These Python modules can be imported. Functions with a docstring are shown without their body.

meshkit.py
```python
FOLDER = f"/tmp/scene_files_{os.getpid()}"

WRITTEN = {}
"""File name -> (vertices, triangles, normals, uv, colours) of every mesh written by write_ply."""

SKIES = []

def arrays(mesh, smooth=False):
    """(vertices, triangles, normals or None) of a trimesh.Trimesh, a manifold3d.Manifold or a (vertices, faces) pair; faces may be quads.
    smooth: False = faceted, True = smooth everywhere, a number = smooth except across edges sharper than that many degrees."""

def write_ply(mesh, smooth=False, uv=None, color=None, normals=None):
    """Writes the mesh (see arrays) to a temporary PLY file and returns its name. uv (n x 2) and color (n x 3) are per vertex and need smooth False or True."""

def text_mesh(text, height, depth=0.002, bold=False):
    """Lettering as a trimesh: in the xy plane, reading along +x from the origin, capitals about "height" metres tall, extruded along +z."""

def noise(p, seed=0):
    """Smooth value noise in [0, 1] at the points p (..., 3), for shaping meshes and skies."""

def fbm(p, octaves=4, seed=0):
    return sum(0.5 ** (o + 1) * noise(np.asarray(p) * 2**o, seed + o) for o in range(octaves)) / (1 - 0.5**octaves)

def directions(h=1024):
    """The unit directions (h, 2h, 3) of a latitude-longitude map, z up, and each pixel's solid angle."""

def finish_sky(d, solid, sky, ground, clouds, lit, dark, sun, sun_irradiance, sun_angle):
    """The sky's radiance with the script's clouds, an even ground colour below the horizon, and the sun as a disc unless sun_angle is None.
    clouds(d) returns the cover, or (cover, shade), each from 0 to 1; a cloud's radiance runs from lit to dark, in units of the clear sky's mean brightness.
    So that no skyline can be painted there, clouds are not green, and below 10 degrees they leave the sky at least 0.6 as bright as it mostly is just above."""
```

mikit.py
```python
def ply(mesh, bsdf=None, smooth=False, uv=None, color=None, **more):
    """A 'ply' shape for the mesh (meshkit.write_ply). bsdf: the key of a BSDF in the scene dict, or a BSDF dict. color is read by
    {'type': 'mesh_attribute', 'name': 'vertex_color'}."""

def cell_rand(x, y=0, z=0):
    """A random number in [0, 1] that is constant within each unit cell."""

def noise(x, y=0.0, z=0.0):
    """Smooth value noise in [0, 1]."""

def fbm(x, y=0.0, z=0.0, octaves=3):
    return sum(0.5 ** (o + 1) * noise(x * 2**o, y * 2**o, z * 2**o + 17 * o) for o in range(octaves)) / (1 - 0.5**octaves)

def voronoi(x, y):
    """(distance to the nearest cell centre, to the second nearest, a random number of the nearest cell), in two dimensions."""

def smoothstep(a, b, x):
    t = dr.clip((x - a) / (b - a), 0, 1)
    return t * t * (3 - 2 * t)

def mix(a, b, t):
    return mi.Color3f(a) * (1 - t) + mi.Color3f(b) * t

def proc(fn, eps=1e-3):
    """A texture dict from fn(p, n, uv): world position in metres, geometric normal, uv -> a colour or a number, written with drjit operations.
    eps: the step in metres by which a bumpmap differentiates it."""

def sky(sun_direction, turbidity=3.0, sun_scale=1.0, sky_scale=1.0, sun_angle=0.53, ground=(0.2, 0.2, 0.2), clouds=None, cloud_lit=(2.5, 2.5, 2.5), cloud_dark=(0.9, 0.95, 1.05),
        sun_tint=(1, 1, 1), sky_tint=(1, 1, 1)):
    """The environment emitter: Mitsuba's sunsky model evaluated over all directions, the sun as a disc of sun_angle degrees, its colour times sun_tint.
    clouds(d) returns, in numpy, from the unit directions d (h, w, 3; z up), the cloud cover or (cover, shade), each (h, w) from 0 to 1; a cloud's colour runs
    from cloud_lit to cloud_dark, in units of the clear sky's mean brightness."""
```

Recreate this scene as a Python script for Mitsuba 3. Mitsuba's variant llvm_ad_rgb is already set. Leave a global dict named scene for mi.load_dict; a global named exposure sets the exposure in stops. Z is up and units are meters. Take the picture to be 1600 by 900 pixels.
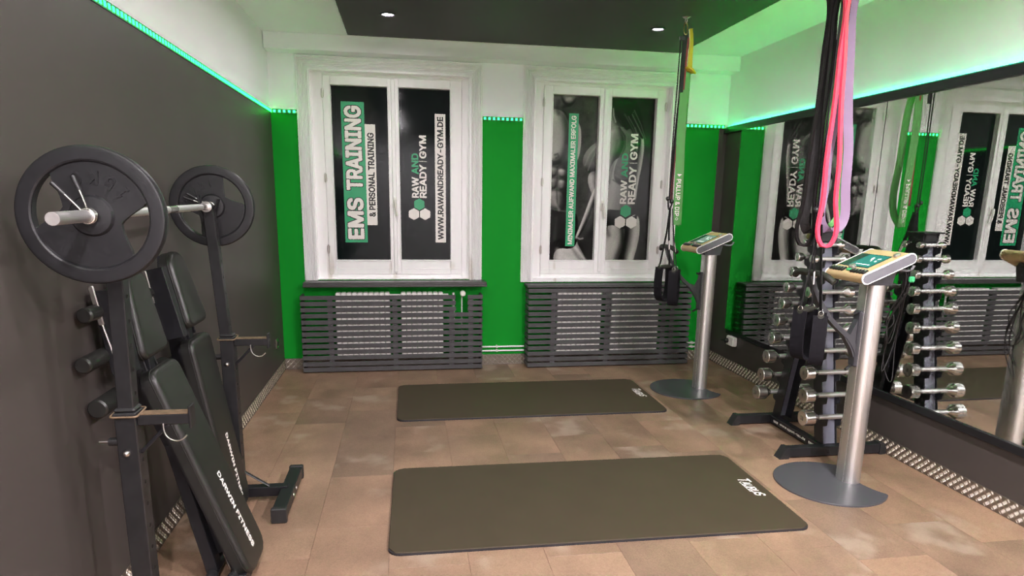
import math, random
import numpy as np, trimesh, mitsuba as mi, drjit as dr
import mikit, meshkit
import shapely
from shapely.geometry import Polygon, Point, box as sbox
from shapely import affinity
from scipy import ndimage

T = mi.ScalarTransform4f
random.seed(7)
RNG = np.random.default_rng(7)
scene, labels = {'type': 'scene'}, {}

# ------------------------------------------------------------------ camera, lights, exposure
exposure = -0.06
F_PX = 1013.8
PITCH, YAW, ROLL = 0.205443, 0.161290, 0.0159956
EYE = np.array([0.0, 0.0, 1.5])
_f = np.array([math.sin(YAW) * math.cos(PITCH), math.cos(YAW) * math.cos(PITCH), -math.sin(PITCH)])
_r = np.array([math.cos(YAW), -math.sin(YAW), 0.0])
_u = np.cross(_r, _f)
_r, _u = math.cos(ROLL) * _r + math.sin(ROLL) * _u, -math.sin(ROLL) * _r + math.cos(ROLL) * _u
_m = np.eye(4)
_m[:3, 0], _m[:3, 1], _m[:3, 2], _m[:3, 3] = -_r, _u, _f, EYE
scene['camera'] = {'type': 'perspective', 'fov': math.degrees(2 * math.atan(800 / F_PX)), 'fov_axis': 'x',
                   'principal_point_offset_x': 0.0, 'principal_point_offset_y': -73.3 / 900,
                   'near_clip': 0.05, 'far_clip': 50.0, 'to_world': T(_m.tolist())}

DOWNLIGHT = [1270.0, 1160.0, 1190.0]      # radiance of a ceiling spot at power 1
POWER = {'left': [.47, .34, .30, 1.1, 1.8, 6.0], 'right': [.27, .15, .10, 3.2, 4.2, 10.5]}   # fitted strength, windows to viewer; unseen last row boosted as added frontal fill
LED_STRIP = [0.16, 18.0, 1.15]      # radiance of the visible green strips
LED_COVE = [0.0, 190.0, 10.0]           # radiance of the strip behind the ledge over the mirror

# ------------------------------------------------------------------ materials
def rgb(c):
    return {'type': 'rgb', 'value': list(c)}

def P(name, color, rough=0.5, metal=0.0, spec=0.5, **more):
    c = color if isinstance(color, dict) else rgb(color)
    scene[name] = {'type': 'twosided', 'bsdf': {'type': 'principled', 'base_color': c, 'roughness': rough, 'metallic': metal, 'specular': spec, **more}}

def paint_fn(col, amp, scale=1.5):
    col = mi.Color3f(col)
    def fn(p, n, uv):
        k = mikit.fbm(p.x * scale, p.y * scale, p.z * scale * 0.7, 3)
        return col * (1 + amp * (k - 0.5))
    return fn

def bumped(name, fn, scale, eps=1e-3):
    inner = scene[name]['bsdf']
    scene[name] = {'type': 'twosided', 'bsdf': {'type': 'bumpmap', 'texture': mikit.proc(fn, eps), 'scale': scale, 'bsdf': inner}}

P('white_wall_paint', mikit.proc(paint_fn([.87, .87, .91], .05)), .6, spec=.3)
P('charcoal_wall_paint', mikit.proc(paint_fn([.052, .044, .041], .25, 2.0)), .46, spec=.28)
P('green_wall_paint', mikit.proc(paint_fn([.004, .275, .020], .12, 3.0)), .6, spec=.12)
P('black_ceiling_paint', mikit.proc(paint_fn([.030, .028, .026], .2)), .55, spec=.3)
def lacquer(p, n, uv):
    k = mikit.fbm(p.x * 30, p.y * 30, p.z * 3, 3)
    worn = mikit.smoothstep(.66, .74, mikit.fbm(p.x * 9, p.y * 9 + 3, p.z * 2.2, 3))
    low = mikit.smoothstep(1.3, .8, p.z)
    return mikit.mix(mi.Color3f(.88, .87, .88) * (0.96 + .08 * k), mi.Color3f(.50, .44, .36), worn * low * .5)
P('white_lacquer', mikit.proc(lacquer), .35, spec=.5)
P('white_plastic', [.78, .76, .72], .35)
P('slat_paint', mikit.proc(paint_fn([.062, .060, .064], .25, 8)), .5, spec=.4)
P('sill_paint', [.05, .048, .05], .35)
P('radiator_enamel', [.78, .76, .74], .3)

def floor_fn(seed, tone):
    tone = mi.Color3f(tone)
    def fn(p, n, uv):
        x, y = p.x + seed * 3.1, p.y + seed * 1.7
        big = mikit.fbm(x * 1.6, y * 1.6, 2.0, 4)
        mid = mikit.fbm(x * 7, y * 5, 5.0, 4)
        fine = mikit.noise(x * 240, y * 240, 1.0)
        scuff = mikit.smoothstep(.60, .80, mikit.fbm(x * 4.0 + 9, y * 4.0, 1.0, 4))
        c = tone * (0.42 + .66 * big + .50 * mid) * (0.88 + .24 * fine)
        return mikit.mix(c, mi.Color3f(.42, .35, .28), scuff * .32)
    return fn
for i, tone in enumerate([(.212, .134, .089), (.240, .154, .103), (.180, .116, .080), (.226, .140, .094)]):
    P(f'floor_vinyl_{i}', mikit.proc(floor_fn(i + 1, tone)), .42, spec=.40)
P('floor_joint', [.15, .105, .075], .6)
scene['tread_metal'] = {'type': 'twosided', 'bsdf': {'type': 'roughconductor', 'distribution': 'ggx', 'alpha': .32, 'specular_reflectance': rgb([.26, .23, .20])}}
scene['tread_bars'] = {'type': 'twosided', 'bsdf': {'type': 'roughconductor', 'distribution': 'ggx', 'alpha': .20, 'specular_reflectance': rgb([.62, .54, .45])}}  # tan of the floor reflected in the bars is put into their colour
scene['mirror_silver'] = {'type': 'twosided', 'bsdf': {'type': 'conductor', 'material': 'none', 'specular_reflectance': rgb([.84, .87, .84])}}
scene['chrome'] = {'type': 'twosided', 'bsdf': {'type': 'roughconductor', 'distribution': 'ggx', 'alpha': .06, 'specular_reflectance': rgb([.80, .79, .76])}}
scene['knurled_chrome'] = {'type': 'twosided', 'bsdf': {'type': 'roughconductor', 'distribution': 'ggx', 'alpha': .28, 'specular_reflectance': rgb([.86, .86, .86])}}
scene['brushed_aluminium'] = {'type': 'twosided', 'bsdf': {'type': 'roughconductor', 'distribution': 'ggx', 'alpha': .20, 'specular_reflectance': rgb([.84, .83, .82])}}
scene['pane_glass'] = {'type': 'thindielectric'}
P('black_steel', [.009, .009, .011], .36, spec=.35)
P('black_steel_worn', mikit.proc(paint_fn([.012, .012, .013], .8, 30)), .36, spec=.4)
P('rack_steel', [.011, .011, .013], .38, spec=.4)
P('rack_face', [.15, .155, .20], .45, spec=.5)
P('tan_worn_steel', mikit.proc(paint_fn([.17, .12, .075], .9, 60)), .4, metal=.3)
P('vinyl', mikit.proc(paint_fn([.012, .012, .011], .15, 10)), .38, spec=.5)
P('iron_plate', mikit.proc(paint_fn([.010, .010, .0115], .35, 25)), .42, spec=.38)
bumped('iron_plate', lambda p, n, uv: mikit.fbm(p.x * 160, p.y * 160, p.z * 160, 2), .0006)
P('mat_foam', mikit.proc(paint_fn([.044, .032, .018], .12, 6)), .62, spec=.4)
bumped('mat_foam', lambda p, n, uv: mikit.smoothstep(.25, .75, .5 + .5 * dr.sin(p.x * 2 * math.pi / .011)), .0007, 5e-4)
P('mat_edge', [.016, .015, .018], .6)
P('base_plate_coat', [.060, .060, .068], .30, spec=.5)
P('console_cream', [.58, .42, .22], .35)
P('console_side', [.15, .15, .17], .45)
P('console_white', [.85, .85, .85], .4)
P('arm_gray', [.035, .036, .042], .42)
P('black_plastic', [.015, .015, .016], .4)
P('button_metal', [.55, .53, .50], .25, metal=.8)
P('button_dark', [.012, .012, .012], .35)
P('button_green', [.05, .42, .16], .4)
P('screen_dark', [.02, .05, .04], .15)
P('webbing', mikit.proc(paint_fn([.008, .008, .009], .4, 60)), .6, spec=.3)
P('foot_loop_fabric', [.007, .0065, .009], .7, spec=.15)
P('grip_rubber', [.020, .021, .016], .55)
P('band_green', [.09, .30, .075], .5)
P('band_pink', [.80, .065, .13], .5)
P('band_purple', [.26, .18, .29], .5)
P('band_black', [.007, .006, .006], .5, spec=.25)
P('band_red', [.22, .02, .025], .5)
P('strap_yellow', [.55, .42, .02], .5)
P('print_white', [.80, .76, .73], .35)
P('print_green', [.018, .33, .14], .35)
P('print_black', [.010, .010, .011], .35)
P('film_black', mikit.proc(paint_fn([.004, .007, .007], .3, 4)), .07, spec=.22)
scene['film_photo'] = {'type': 'twosided', 'bsdf': {'type': 'principled', 'base_color': {'type': 'mesh_attribute', 'name': 'vertex_color'}, 'roughness': .12, 'specular': .18}}
P('brass', [.55, .42, .20], .3, metal=1.0)
P('steel_plain', [.60, .58, .55], .25, metal=1.0)
P('led_base', [.02, .11, .06], .5)
P('screen_glass_off', [.02, .02, .02], .1)

# ------------------------------------------------------------------ helpers
_used = {}
def numbered(name):
    k = _used.get(name, 0)
    _used[name] = k + 1
    return name if k == 0 else f'{name}_{k:03d}'

def thing(name, label, category, group=None, kind=None):
    key = numbered(name)
    labels[key] = {'label': label, 'category': category}
    if group: labels[key]['group'] = group
    if kind: labels[key]['kind'] = kind
    return key

def add(key, mesh, bsdf, smooth=False, **more):
    scene[key] = mikit.ply(mesh, bsdf, smooth, **more)
    return key

def part(parent, name, mesh, bsdf, smooth=False, label=None, kind=None, **more):
    key = numbered(parent + '__' + name)
    add(key, mesh, bsdf, smooth, **more)
    if label or kind:
        labels[key] = {}
        if label: labels[key]['label'] = label
        if kind: labels[key]['kind'] = kind
    return key

def struct(name, mesh, bsdf, smooth=False, label=None, category=None, **more):
    add(name, mesh, bsdf, smooth, **more)
    labels[name] = {'kind': 'structure', 'label': label or name.replace('_', ' '), 'category': category or name.split('_')[0]}
    return name

def cat(*ms):
    ms = [m for m in ms if m is not None]
    return trimesh.util.concatenate(ms)

def bx(x0, x1, y0, y1, z0, z1, c=0.0):
    """Box; c: chamfer."""
    if c <= 0:
        m = trimesh.creation.box(extents=[x1 - x0, y1 - y0, z1 - z0])
        m.apply_translation([(x0 + x1) / 2, (y0 + y1) / 2, (z0 + z1) / 2])
        return m
    lo, hi = np.array([x0, y0, z0]), np.array([x1, y1, z1])
    pts = []
    for k in range(3):
        for s in np.ndindex(2, 2, 2):
            p = np.where(np.array(s) == 1, hi - c, lo + c)
            p[k] = (lo, hi)[s[k]][k]
            pts.append(p)
    return trimesh.convex.convex_hull(np.array(pts))

def frame_for(d):
    d = np.asarray(d, float); d = d / np.linalg.norm(d)
    a = np.cross(d, [0, 0, 1.0] if abs(d[2]) < .9 else [1.0, 0, 0]); a /= np.linalg.norm(a)
    return d, a, np.cross(d, a)

def beam(p0, p1, w, h, up=None, c=0.003):
    """Square tube from p0 to p1; w across, h along 'up'."""
    p0, p1 = np.asarray(p0, float), np.asarray(p1, float)
    d = p1 - p0; L = np.linalg.norm(d); d /= L
    if up is None: _, a, b = frame_for(d)
    else:
        b = np.asarray(up, float); b = b - d * (b @ d); b /= np.linalg.norm(b); a = np.cross(b, d)
    m = bx(-w / 2, w / 2, -h / 2, h / 2, 0, L, c)
    M = np.eye(4); M[:3, 0], M[:3, 1], M[:3, 2], M[:3, 3] = a, b, d, p0
    if np.linalg.det(M[:3, :3]) < 0: M[:3, 0] *= -1
    m.apply_transform(M)
    return m

def rod(p0, p1, r, r1=None, n=16, cap=True):
    return tube([p0, p1], [r, r if r1 is None else r1], n)

def tube(pts, r, n=12, closed=False):
    p = np.asarray(pts, float); k = len(p)
    r = np.broadcast_to(np.asarray(r, float), (k,))
    t = np.gradient(p, axis=0) if not closed else np.roll(p, -1, 0) - np.roll(p, 1, 0)
    t /= np.linalg.norm(t, axis=1, keepdims=True) + 1e-12
    a = np.zeros_like(p); _, a[0], _ = frame_for(t[0])
    for i in range(1, k):
        v = a[i - 1] - t[i] * (a[i - 1] @ t[i]); a[i] = v / (np.linalg.norm(v) + 1e-12)
    b = np.cross(t, a)
    ang = np.arange(n) * 2 * np.pi / n
    v = p[:, None] + r[:, None, None] * (np.cos(ang)[None, :, None] * a[:, None] + np.sin(ang)[None, :, None] * b[:, None])
    v = v.reshape(-1, 3)
    f = []
    for i in range(k if closed else k - 1):
        i2 = (i + 1) % k
        for j in range(n):
            j2 = (j + 1) % n
            f += [[i * n + j, i * n + j2, i2 * n + j2], [i * n + j, i2 * n + j2, i2 * n + j]]
    if not closed:
        c0, c1 = len(v), len(v) + 1
        v = np.vstack([v, p[:1], p[-1:]])
        for j in range(n):
            j2 = (j + 1) % n
            f += [[c0, j2, j], [c1, (k - 1) * n + j, (k - 1) * n + j2]]
    return trimesh.Trimesh(v, f, process=False)

def spline(pts, n=40, closed=False):
    from scipy.interpolate import CubicSpline
    p = np.asarray(pts, float)
    if closed: p = np.vstack([p, p[:1]])
    s = np.r_[0, np.cumsum(np.linalg.norm(np.diff(p, axis=0), axis=1))]
    cs = CubicSpline(s, p, bc_type='periodic' if closed else 'natural')
    q = cs(np.linspace(0, s[-1], n + (1 if closed else 0)))
    return q[:-1] if closed else q

def ribbon(pts, w, t, wdir, closed=False):
    """Flat strap: width w along wdir (one vector or one per point), thickness t."""
    p = np.asarray(pts, float); k = len(p)
    W = np.broadcast_to(np.asarray(wdir, float), (k, 3)).copy()
    tt = np.gradient(p, axis=0) if not closed else np.roll(p, -1, 0) - np.roll(p, 1, 0)
    tt /= np.linalg.norm(tt, axis=1, keepdims=True) + 1e-12
    W -= tt * (W * tt).sum(1, keepdims=True); W /= np.linalg.norm(W, axis=1, keepdims=True) + 1e-12
    N = np.cross(tt, W)
    ww = np.broadcast_to(np.asarray(w, float), (k,))[:, None]
    corners = [p + W * ww / 2 + N * t / 2, p - W * ww / 2 + N * t / 2, p - W * ww / 2 - N * t / 2, p + W * ww / 2 - N * t / 2]
    v = np.stack(corners, 1).reshape(-1, 3)
    f = []
    for i in range(k if closed else k - 1):
        i2 = (i + 1) % k
        for j in range(4):
            j2 = (j + 1) % 4
            f += [[i * 4 + j, i * 4 + j2, i2 * 4 + j2], [i * 4 + j, i2 * 4 + j2, i2 * 4 + j]]
    if not closed:
        e = (k - 1) * 4
        f += [[0, 2, 1], [0, 3, 2], [e, e + 1, e + 2], [e, e + 2, e + 3]]
    return trimesh.Trimesh(v, f, process=False)

def lathe(profile, n=32):
    """(r, z) profile turned about z."""
    return trimesh.creation.revolve(np.asarray(profile, float), sections=n)

def extr(poly, h):
    return trimesh.creation.extrude_polygon(poly, h, engine='earcut')

def onto(mesh, o, ex, ey, ez):
    """Moves a mesh from local xyz to the frame with origin o."""
    M = np.eye(4); M[:3, 0], M[:3, 1], M[:3, 2], M[:3, 3] = ex, ey, ez, o
    m = mesh.copy(); m.apply_transform(M)
    if np.linalg.det(M[:3, :3]) < 0: m.invert()
    return m

def text(s, w, h, depth=.0006, bold=True, weight=0.0):
    m = meshkit.text_mesh(s, .1, depth, bold)
    if weight:
        tri = m.triangles[(m.triangles[:, :, 2].max(1) < depth * .5)][:, :, :2]
        g = shapely.union_all([Polygon(t).buffer(1e-5) for t in tri]).buffer(weight, join_style='mitre').simplify(.0006)
        m = cat(*[extr(p, depth) for p in getattr(g, 'geoms', [g])])
    lo, hi = m.bounds
    m.apply_translation([-lo[0], -lo[1], 0])
    m.apply_scale([w / (hi[0] - lo[0]), h / (hi[1] - lo[1]), 1])
    return m

X_, Y_, Z_ = np.eye(3)

def round_poly(w, h, r, n=8):
    return sbox(-w / 2 + r, -h / 2 + r, w / 2 - r, h / 2 - r).buffer(r, quad_segs=n)

def cushion(poly, t, bev, steps=4):
    """A padded block: polygon extruded to t with a rounded front rim (towards +z)."""
    rings = [(0.0, 0.0)] + [(bev * (1 - math.cos(a)), t - bev + bev * math.sin(a)) for a in np.linspace(0, math.pi / 2, steps + 1)]
    ext = None; n = 96
    vs, fs = [], []
    for inset, z in rings:
        q = poly.buffer(-inset) if inset > 0 else poly
        L = q.exterior.length
        # sample by angle from the centroid so that rings match up
        c = np.array(poly.centroid.coords[0])
        base = np.array([poly.exterior.interpolate(i / n, normalized=True).coords[0] for i in range(n)])
        if inset > 0:
            pts = []
            for b in base:
                pts.append(q.exterior.interpolate(q.exterior.project(Point(b))).coords[0])
            pts = np.array(pts)
        else: pts = base
        vs.append(np.c_[pts, np.full(n, z)])
    v = np.vstack(vs); k = len(rings)
    ccw = poly.exterior.is_ccw
    for i in range(k - 1):
        for j in range(n):
            j2 = (j + 1) % n
            a, b, c_, d = i * n + j, i * n + j2, (i + 1) * n + j2, (i + 1) * n + j
            fs += [[a, b, c_], [a, c_, d]] if ccw else [[a, c_, b], [a, d, c_]]
    c0, c1 = len(v), len(v) + 1
    cen = np.array(poly.centroid.coords[0])
    v = np.vstack([v, [[cen[0], cen[1], 0], [cen[0], cen[1], t]]])
    for j in range(n):
        j2 = (j + 1) % n
        lo_, hi_ = [c0, j2, j], [c1, (k - 1) * n + j, (k - 1) * n + j2]
        fs += [lo_, hi_] if ccw else [lo_[::-1], hi_[::-1]]
    return trimesh.Trimesh(v, fs, process=False)

# ------------------------------------------------------------------ the room
XL, XR, YB, YF, ZC = -1.081, 2.90, 5.794, -1.3, 2.75
ZLED = 2.165
struct('floor', bx(XL - .2, XR + .2, YF - .2, YB + .4, -.12, -.004), 'floor_joint', label='floor of brown stone-look vinyl tiles')
# vinyl tiles, laid in columns with staggered ends
TW, TL = .3335, .572
offsets = {0: 4.0, 1: 4.312, 2: 3.99, 3: 4.185, 4: 3.977, 5: 4.19, 6: 3.90, 7: 4.235, 8: 4.11, 9: 3.99, 10: 4.26, 11: 4.05}
for ci in range(12):
    x0 = -1.0985 + ci * TW
    x1 = min(x0 + TW, XR); xx0 = max(x0, XL)
    y = offsets[ci] % TL - TL * 4
    while y < YB:
        a, b = max(y, YF), min(y + TL, YB)
        y += TL
        if b - a < .02: continue
        g = .0004
        lo, hi = -.004, 0.0
        m = bx(xx0 + g, x1 - g, a + g, b - g, lo - .003, hi, .0005)
        part('floor', 'vinyl_tile', m, f'floor_vinyl_{RNG.integers(0, 4)}')

struct('ceiling', bx(XL - .2, XR + .2, YF - .2, YB + .4, ZC, ZC + .1), 'white_wall_paint', label='white ceiling')
part('ceiling', 'black_panel', bx(-.432, 2.318, YF, 5.575, ZC - .012, ZC, .002), 'black_ceiling_paint', label='matt black painted ceiling field with spotlights')
struct('wall_left', bx(XL - .15, XL, YF, YB, 0, ZLED), 'charcoal_wall_paint', label='charcoal painted left wall with white strip above')
part('wall_left', 'upper_strip', bx(XL - .15, XL - .004, YF, YB, ZLED, ZC), 'white_wall_paint', label='white upper wall')
struct('wall_right', bx(XR, XR + .15, YF, YB, 0, ZLED), 'charcoal_wall_paint', label='charcoal right wall carrying the mirrors')
part('wall_right', 'upper_strip', bx(XR, XR + .15, YF, YB, ZLED, ZC), 'white_wall_paint', label='white upper wall washed green by the hidden light strip')
struct('wall_front', bx(XL - .15, XR + .15, YF - .15, YF, 0, ZC), 'white_wall_paint', label='white wall behind the viewer')
# back wall with two window openings
W = [dict(x0=-.872, x1=.655, hx0=-.765, hx1=.545), dict(x0=1.010, x1=2.456, hx0=1.115, hx1=2.350)]
HZ0, HZ1 = .80, 2.505
segs = []
xs = [XL - .15, W[0]['hx0'], W[0]['hx1'], W[1]['hx0'], W[1]['hx1'], XR + .15]
def wall_piece(x0, x1, z0, z1): return bx(x0, x1, YB, YB + .25, z0, z1)
lower = [wall_piece(xs[0], xs[1], 0, ZLED), wall_piece(xs[2], xs[3], 0, ZLED), wall_piece(xs[4], 2.825, 0, ZLED), wall_piece(xs[1], xs[2], 0, HZ0), wall_piece(xs[3], xs[4], 0, HZ0)]
struct('wall_back', cat(*lower), 'green_wall_paint', label='window wall, green below and white above')
upper = [wall_piece(xs[0], xs[1], ZLED, ZC), wall_piece(xs[2], xs[3], ZLED, ZC), wall_piece(xs[4], xs[5], ZLED, ZC), wall_piece(xs[1], xs[2], HZ1, ZC), wall_piece(xs[3], xs[4], HZ1, ZC)]
part('wall_back', 'upper_strip', cat(*upper), 'white_wall_paint', label='white upper part of the window wall')
part('wall_back', 'corner_strip', wall_piece(2.825, XR + .15, 0, ZLED), 'charcoal_wall_paint', label='charcoal strip in the corner')
part('ceiling', 'cross_beam', bx(XL, XR, 5.636, YB, 2.626, ZC, .004), 'white_wall_paint', label='white boxed beam above the windows')
# exterior backing: blank shutter boards behind the covered windows
struct('trim_1', cat(bx(2.868, XR, YF, YB, 2.118, ZLED, .002)), 'black_steel', label='black ledge above the mirrors', category='trim')
struct('trim_2', cat(bx(2.878, XR, YF, 5.463, .335, .378, .002)), 'black_steel', label='black rail under the mirrors', category='trim')

# aluminium tread-plate skirting
def bar_mesh():
    a, b, h = .0105, .0023, .0016
    v = [[-a, 0, 0], [a, 0, 0], [0, -b, 0], [0, b, 0], [-a * .55, 0, h], [a * .55, 0, h]]
    f = [[0, 2, 4], [2, 5, 4], [2, 1, 5], [1, 3, 5], [3, 4, 5], [3, 0, 4]]
    return np.array(v), np.array(f)
def tread(length, height=.098, pitch=.046):
    V, Fc = bar_mesh(); vs, fs = [], []
    nx = int(length / pitch * 2) + 2
    ny = int(height / pitch * 2) + 2
    for i in range(nx):
        for j in range(ny):
            cx, cy = i * pitch / 2, j * pitch / 2 + .002
            if (i + j) % 2: ang = math.pi / 4
            else: ang = -math.pi / 4
            if (i + j) % 2 == 0 and False: continue
            ca, sa = math.cos(ang), math.sin(ang)
            for k in range(-2, 3):
                ox, oy = -sa * k * .0052, ca * k * .0052
                x = cx + ox + V[:, 0] * ca - V[:, 1] * sa
                y = cy + oy + V[:, 0] * sa + V[:, 1] * ca
                if x.min() < 0 or x.max() > length or y.min() < 0 or y.max() > height: continue
                fs.append(Fc + 6 * len(vs)); vs.append(np.c_[x, y, V[:, 2]])
    return trimesh.Trimesh(np.vstack(vs), np.vstack(fs), process=False)
def skirting(name, o, ex, ez, length, label):
    base = bx(0, length, 0, .099, 0, .004, .001)
    ey = Z_
    struct(name, onto(base, o, ex, ey, ez), 'tread_metal', label=label, category='baseboard')
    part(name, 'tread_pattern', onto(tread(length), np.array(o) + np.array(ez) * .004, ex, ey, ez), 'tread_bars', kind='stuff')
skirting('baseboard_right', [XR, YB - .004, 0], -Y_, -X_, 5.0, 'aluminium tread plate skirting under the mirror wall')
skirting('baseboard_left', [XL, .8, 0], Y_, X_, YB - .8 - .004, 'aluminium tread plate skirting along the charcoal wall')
skirting('baseboard_back', [XL + .004, YB, 0], X_, -Y_, XR - XL - .008, 'aluminium tread plate skirting on the window wall')

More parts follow.
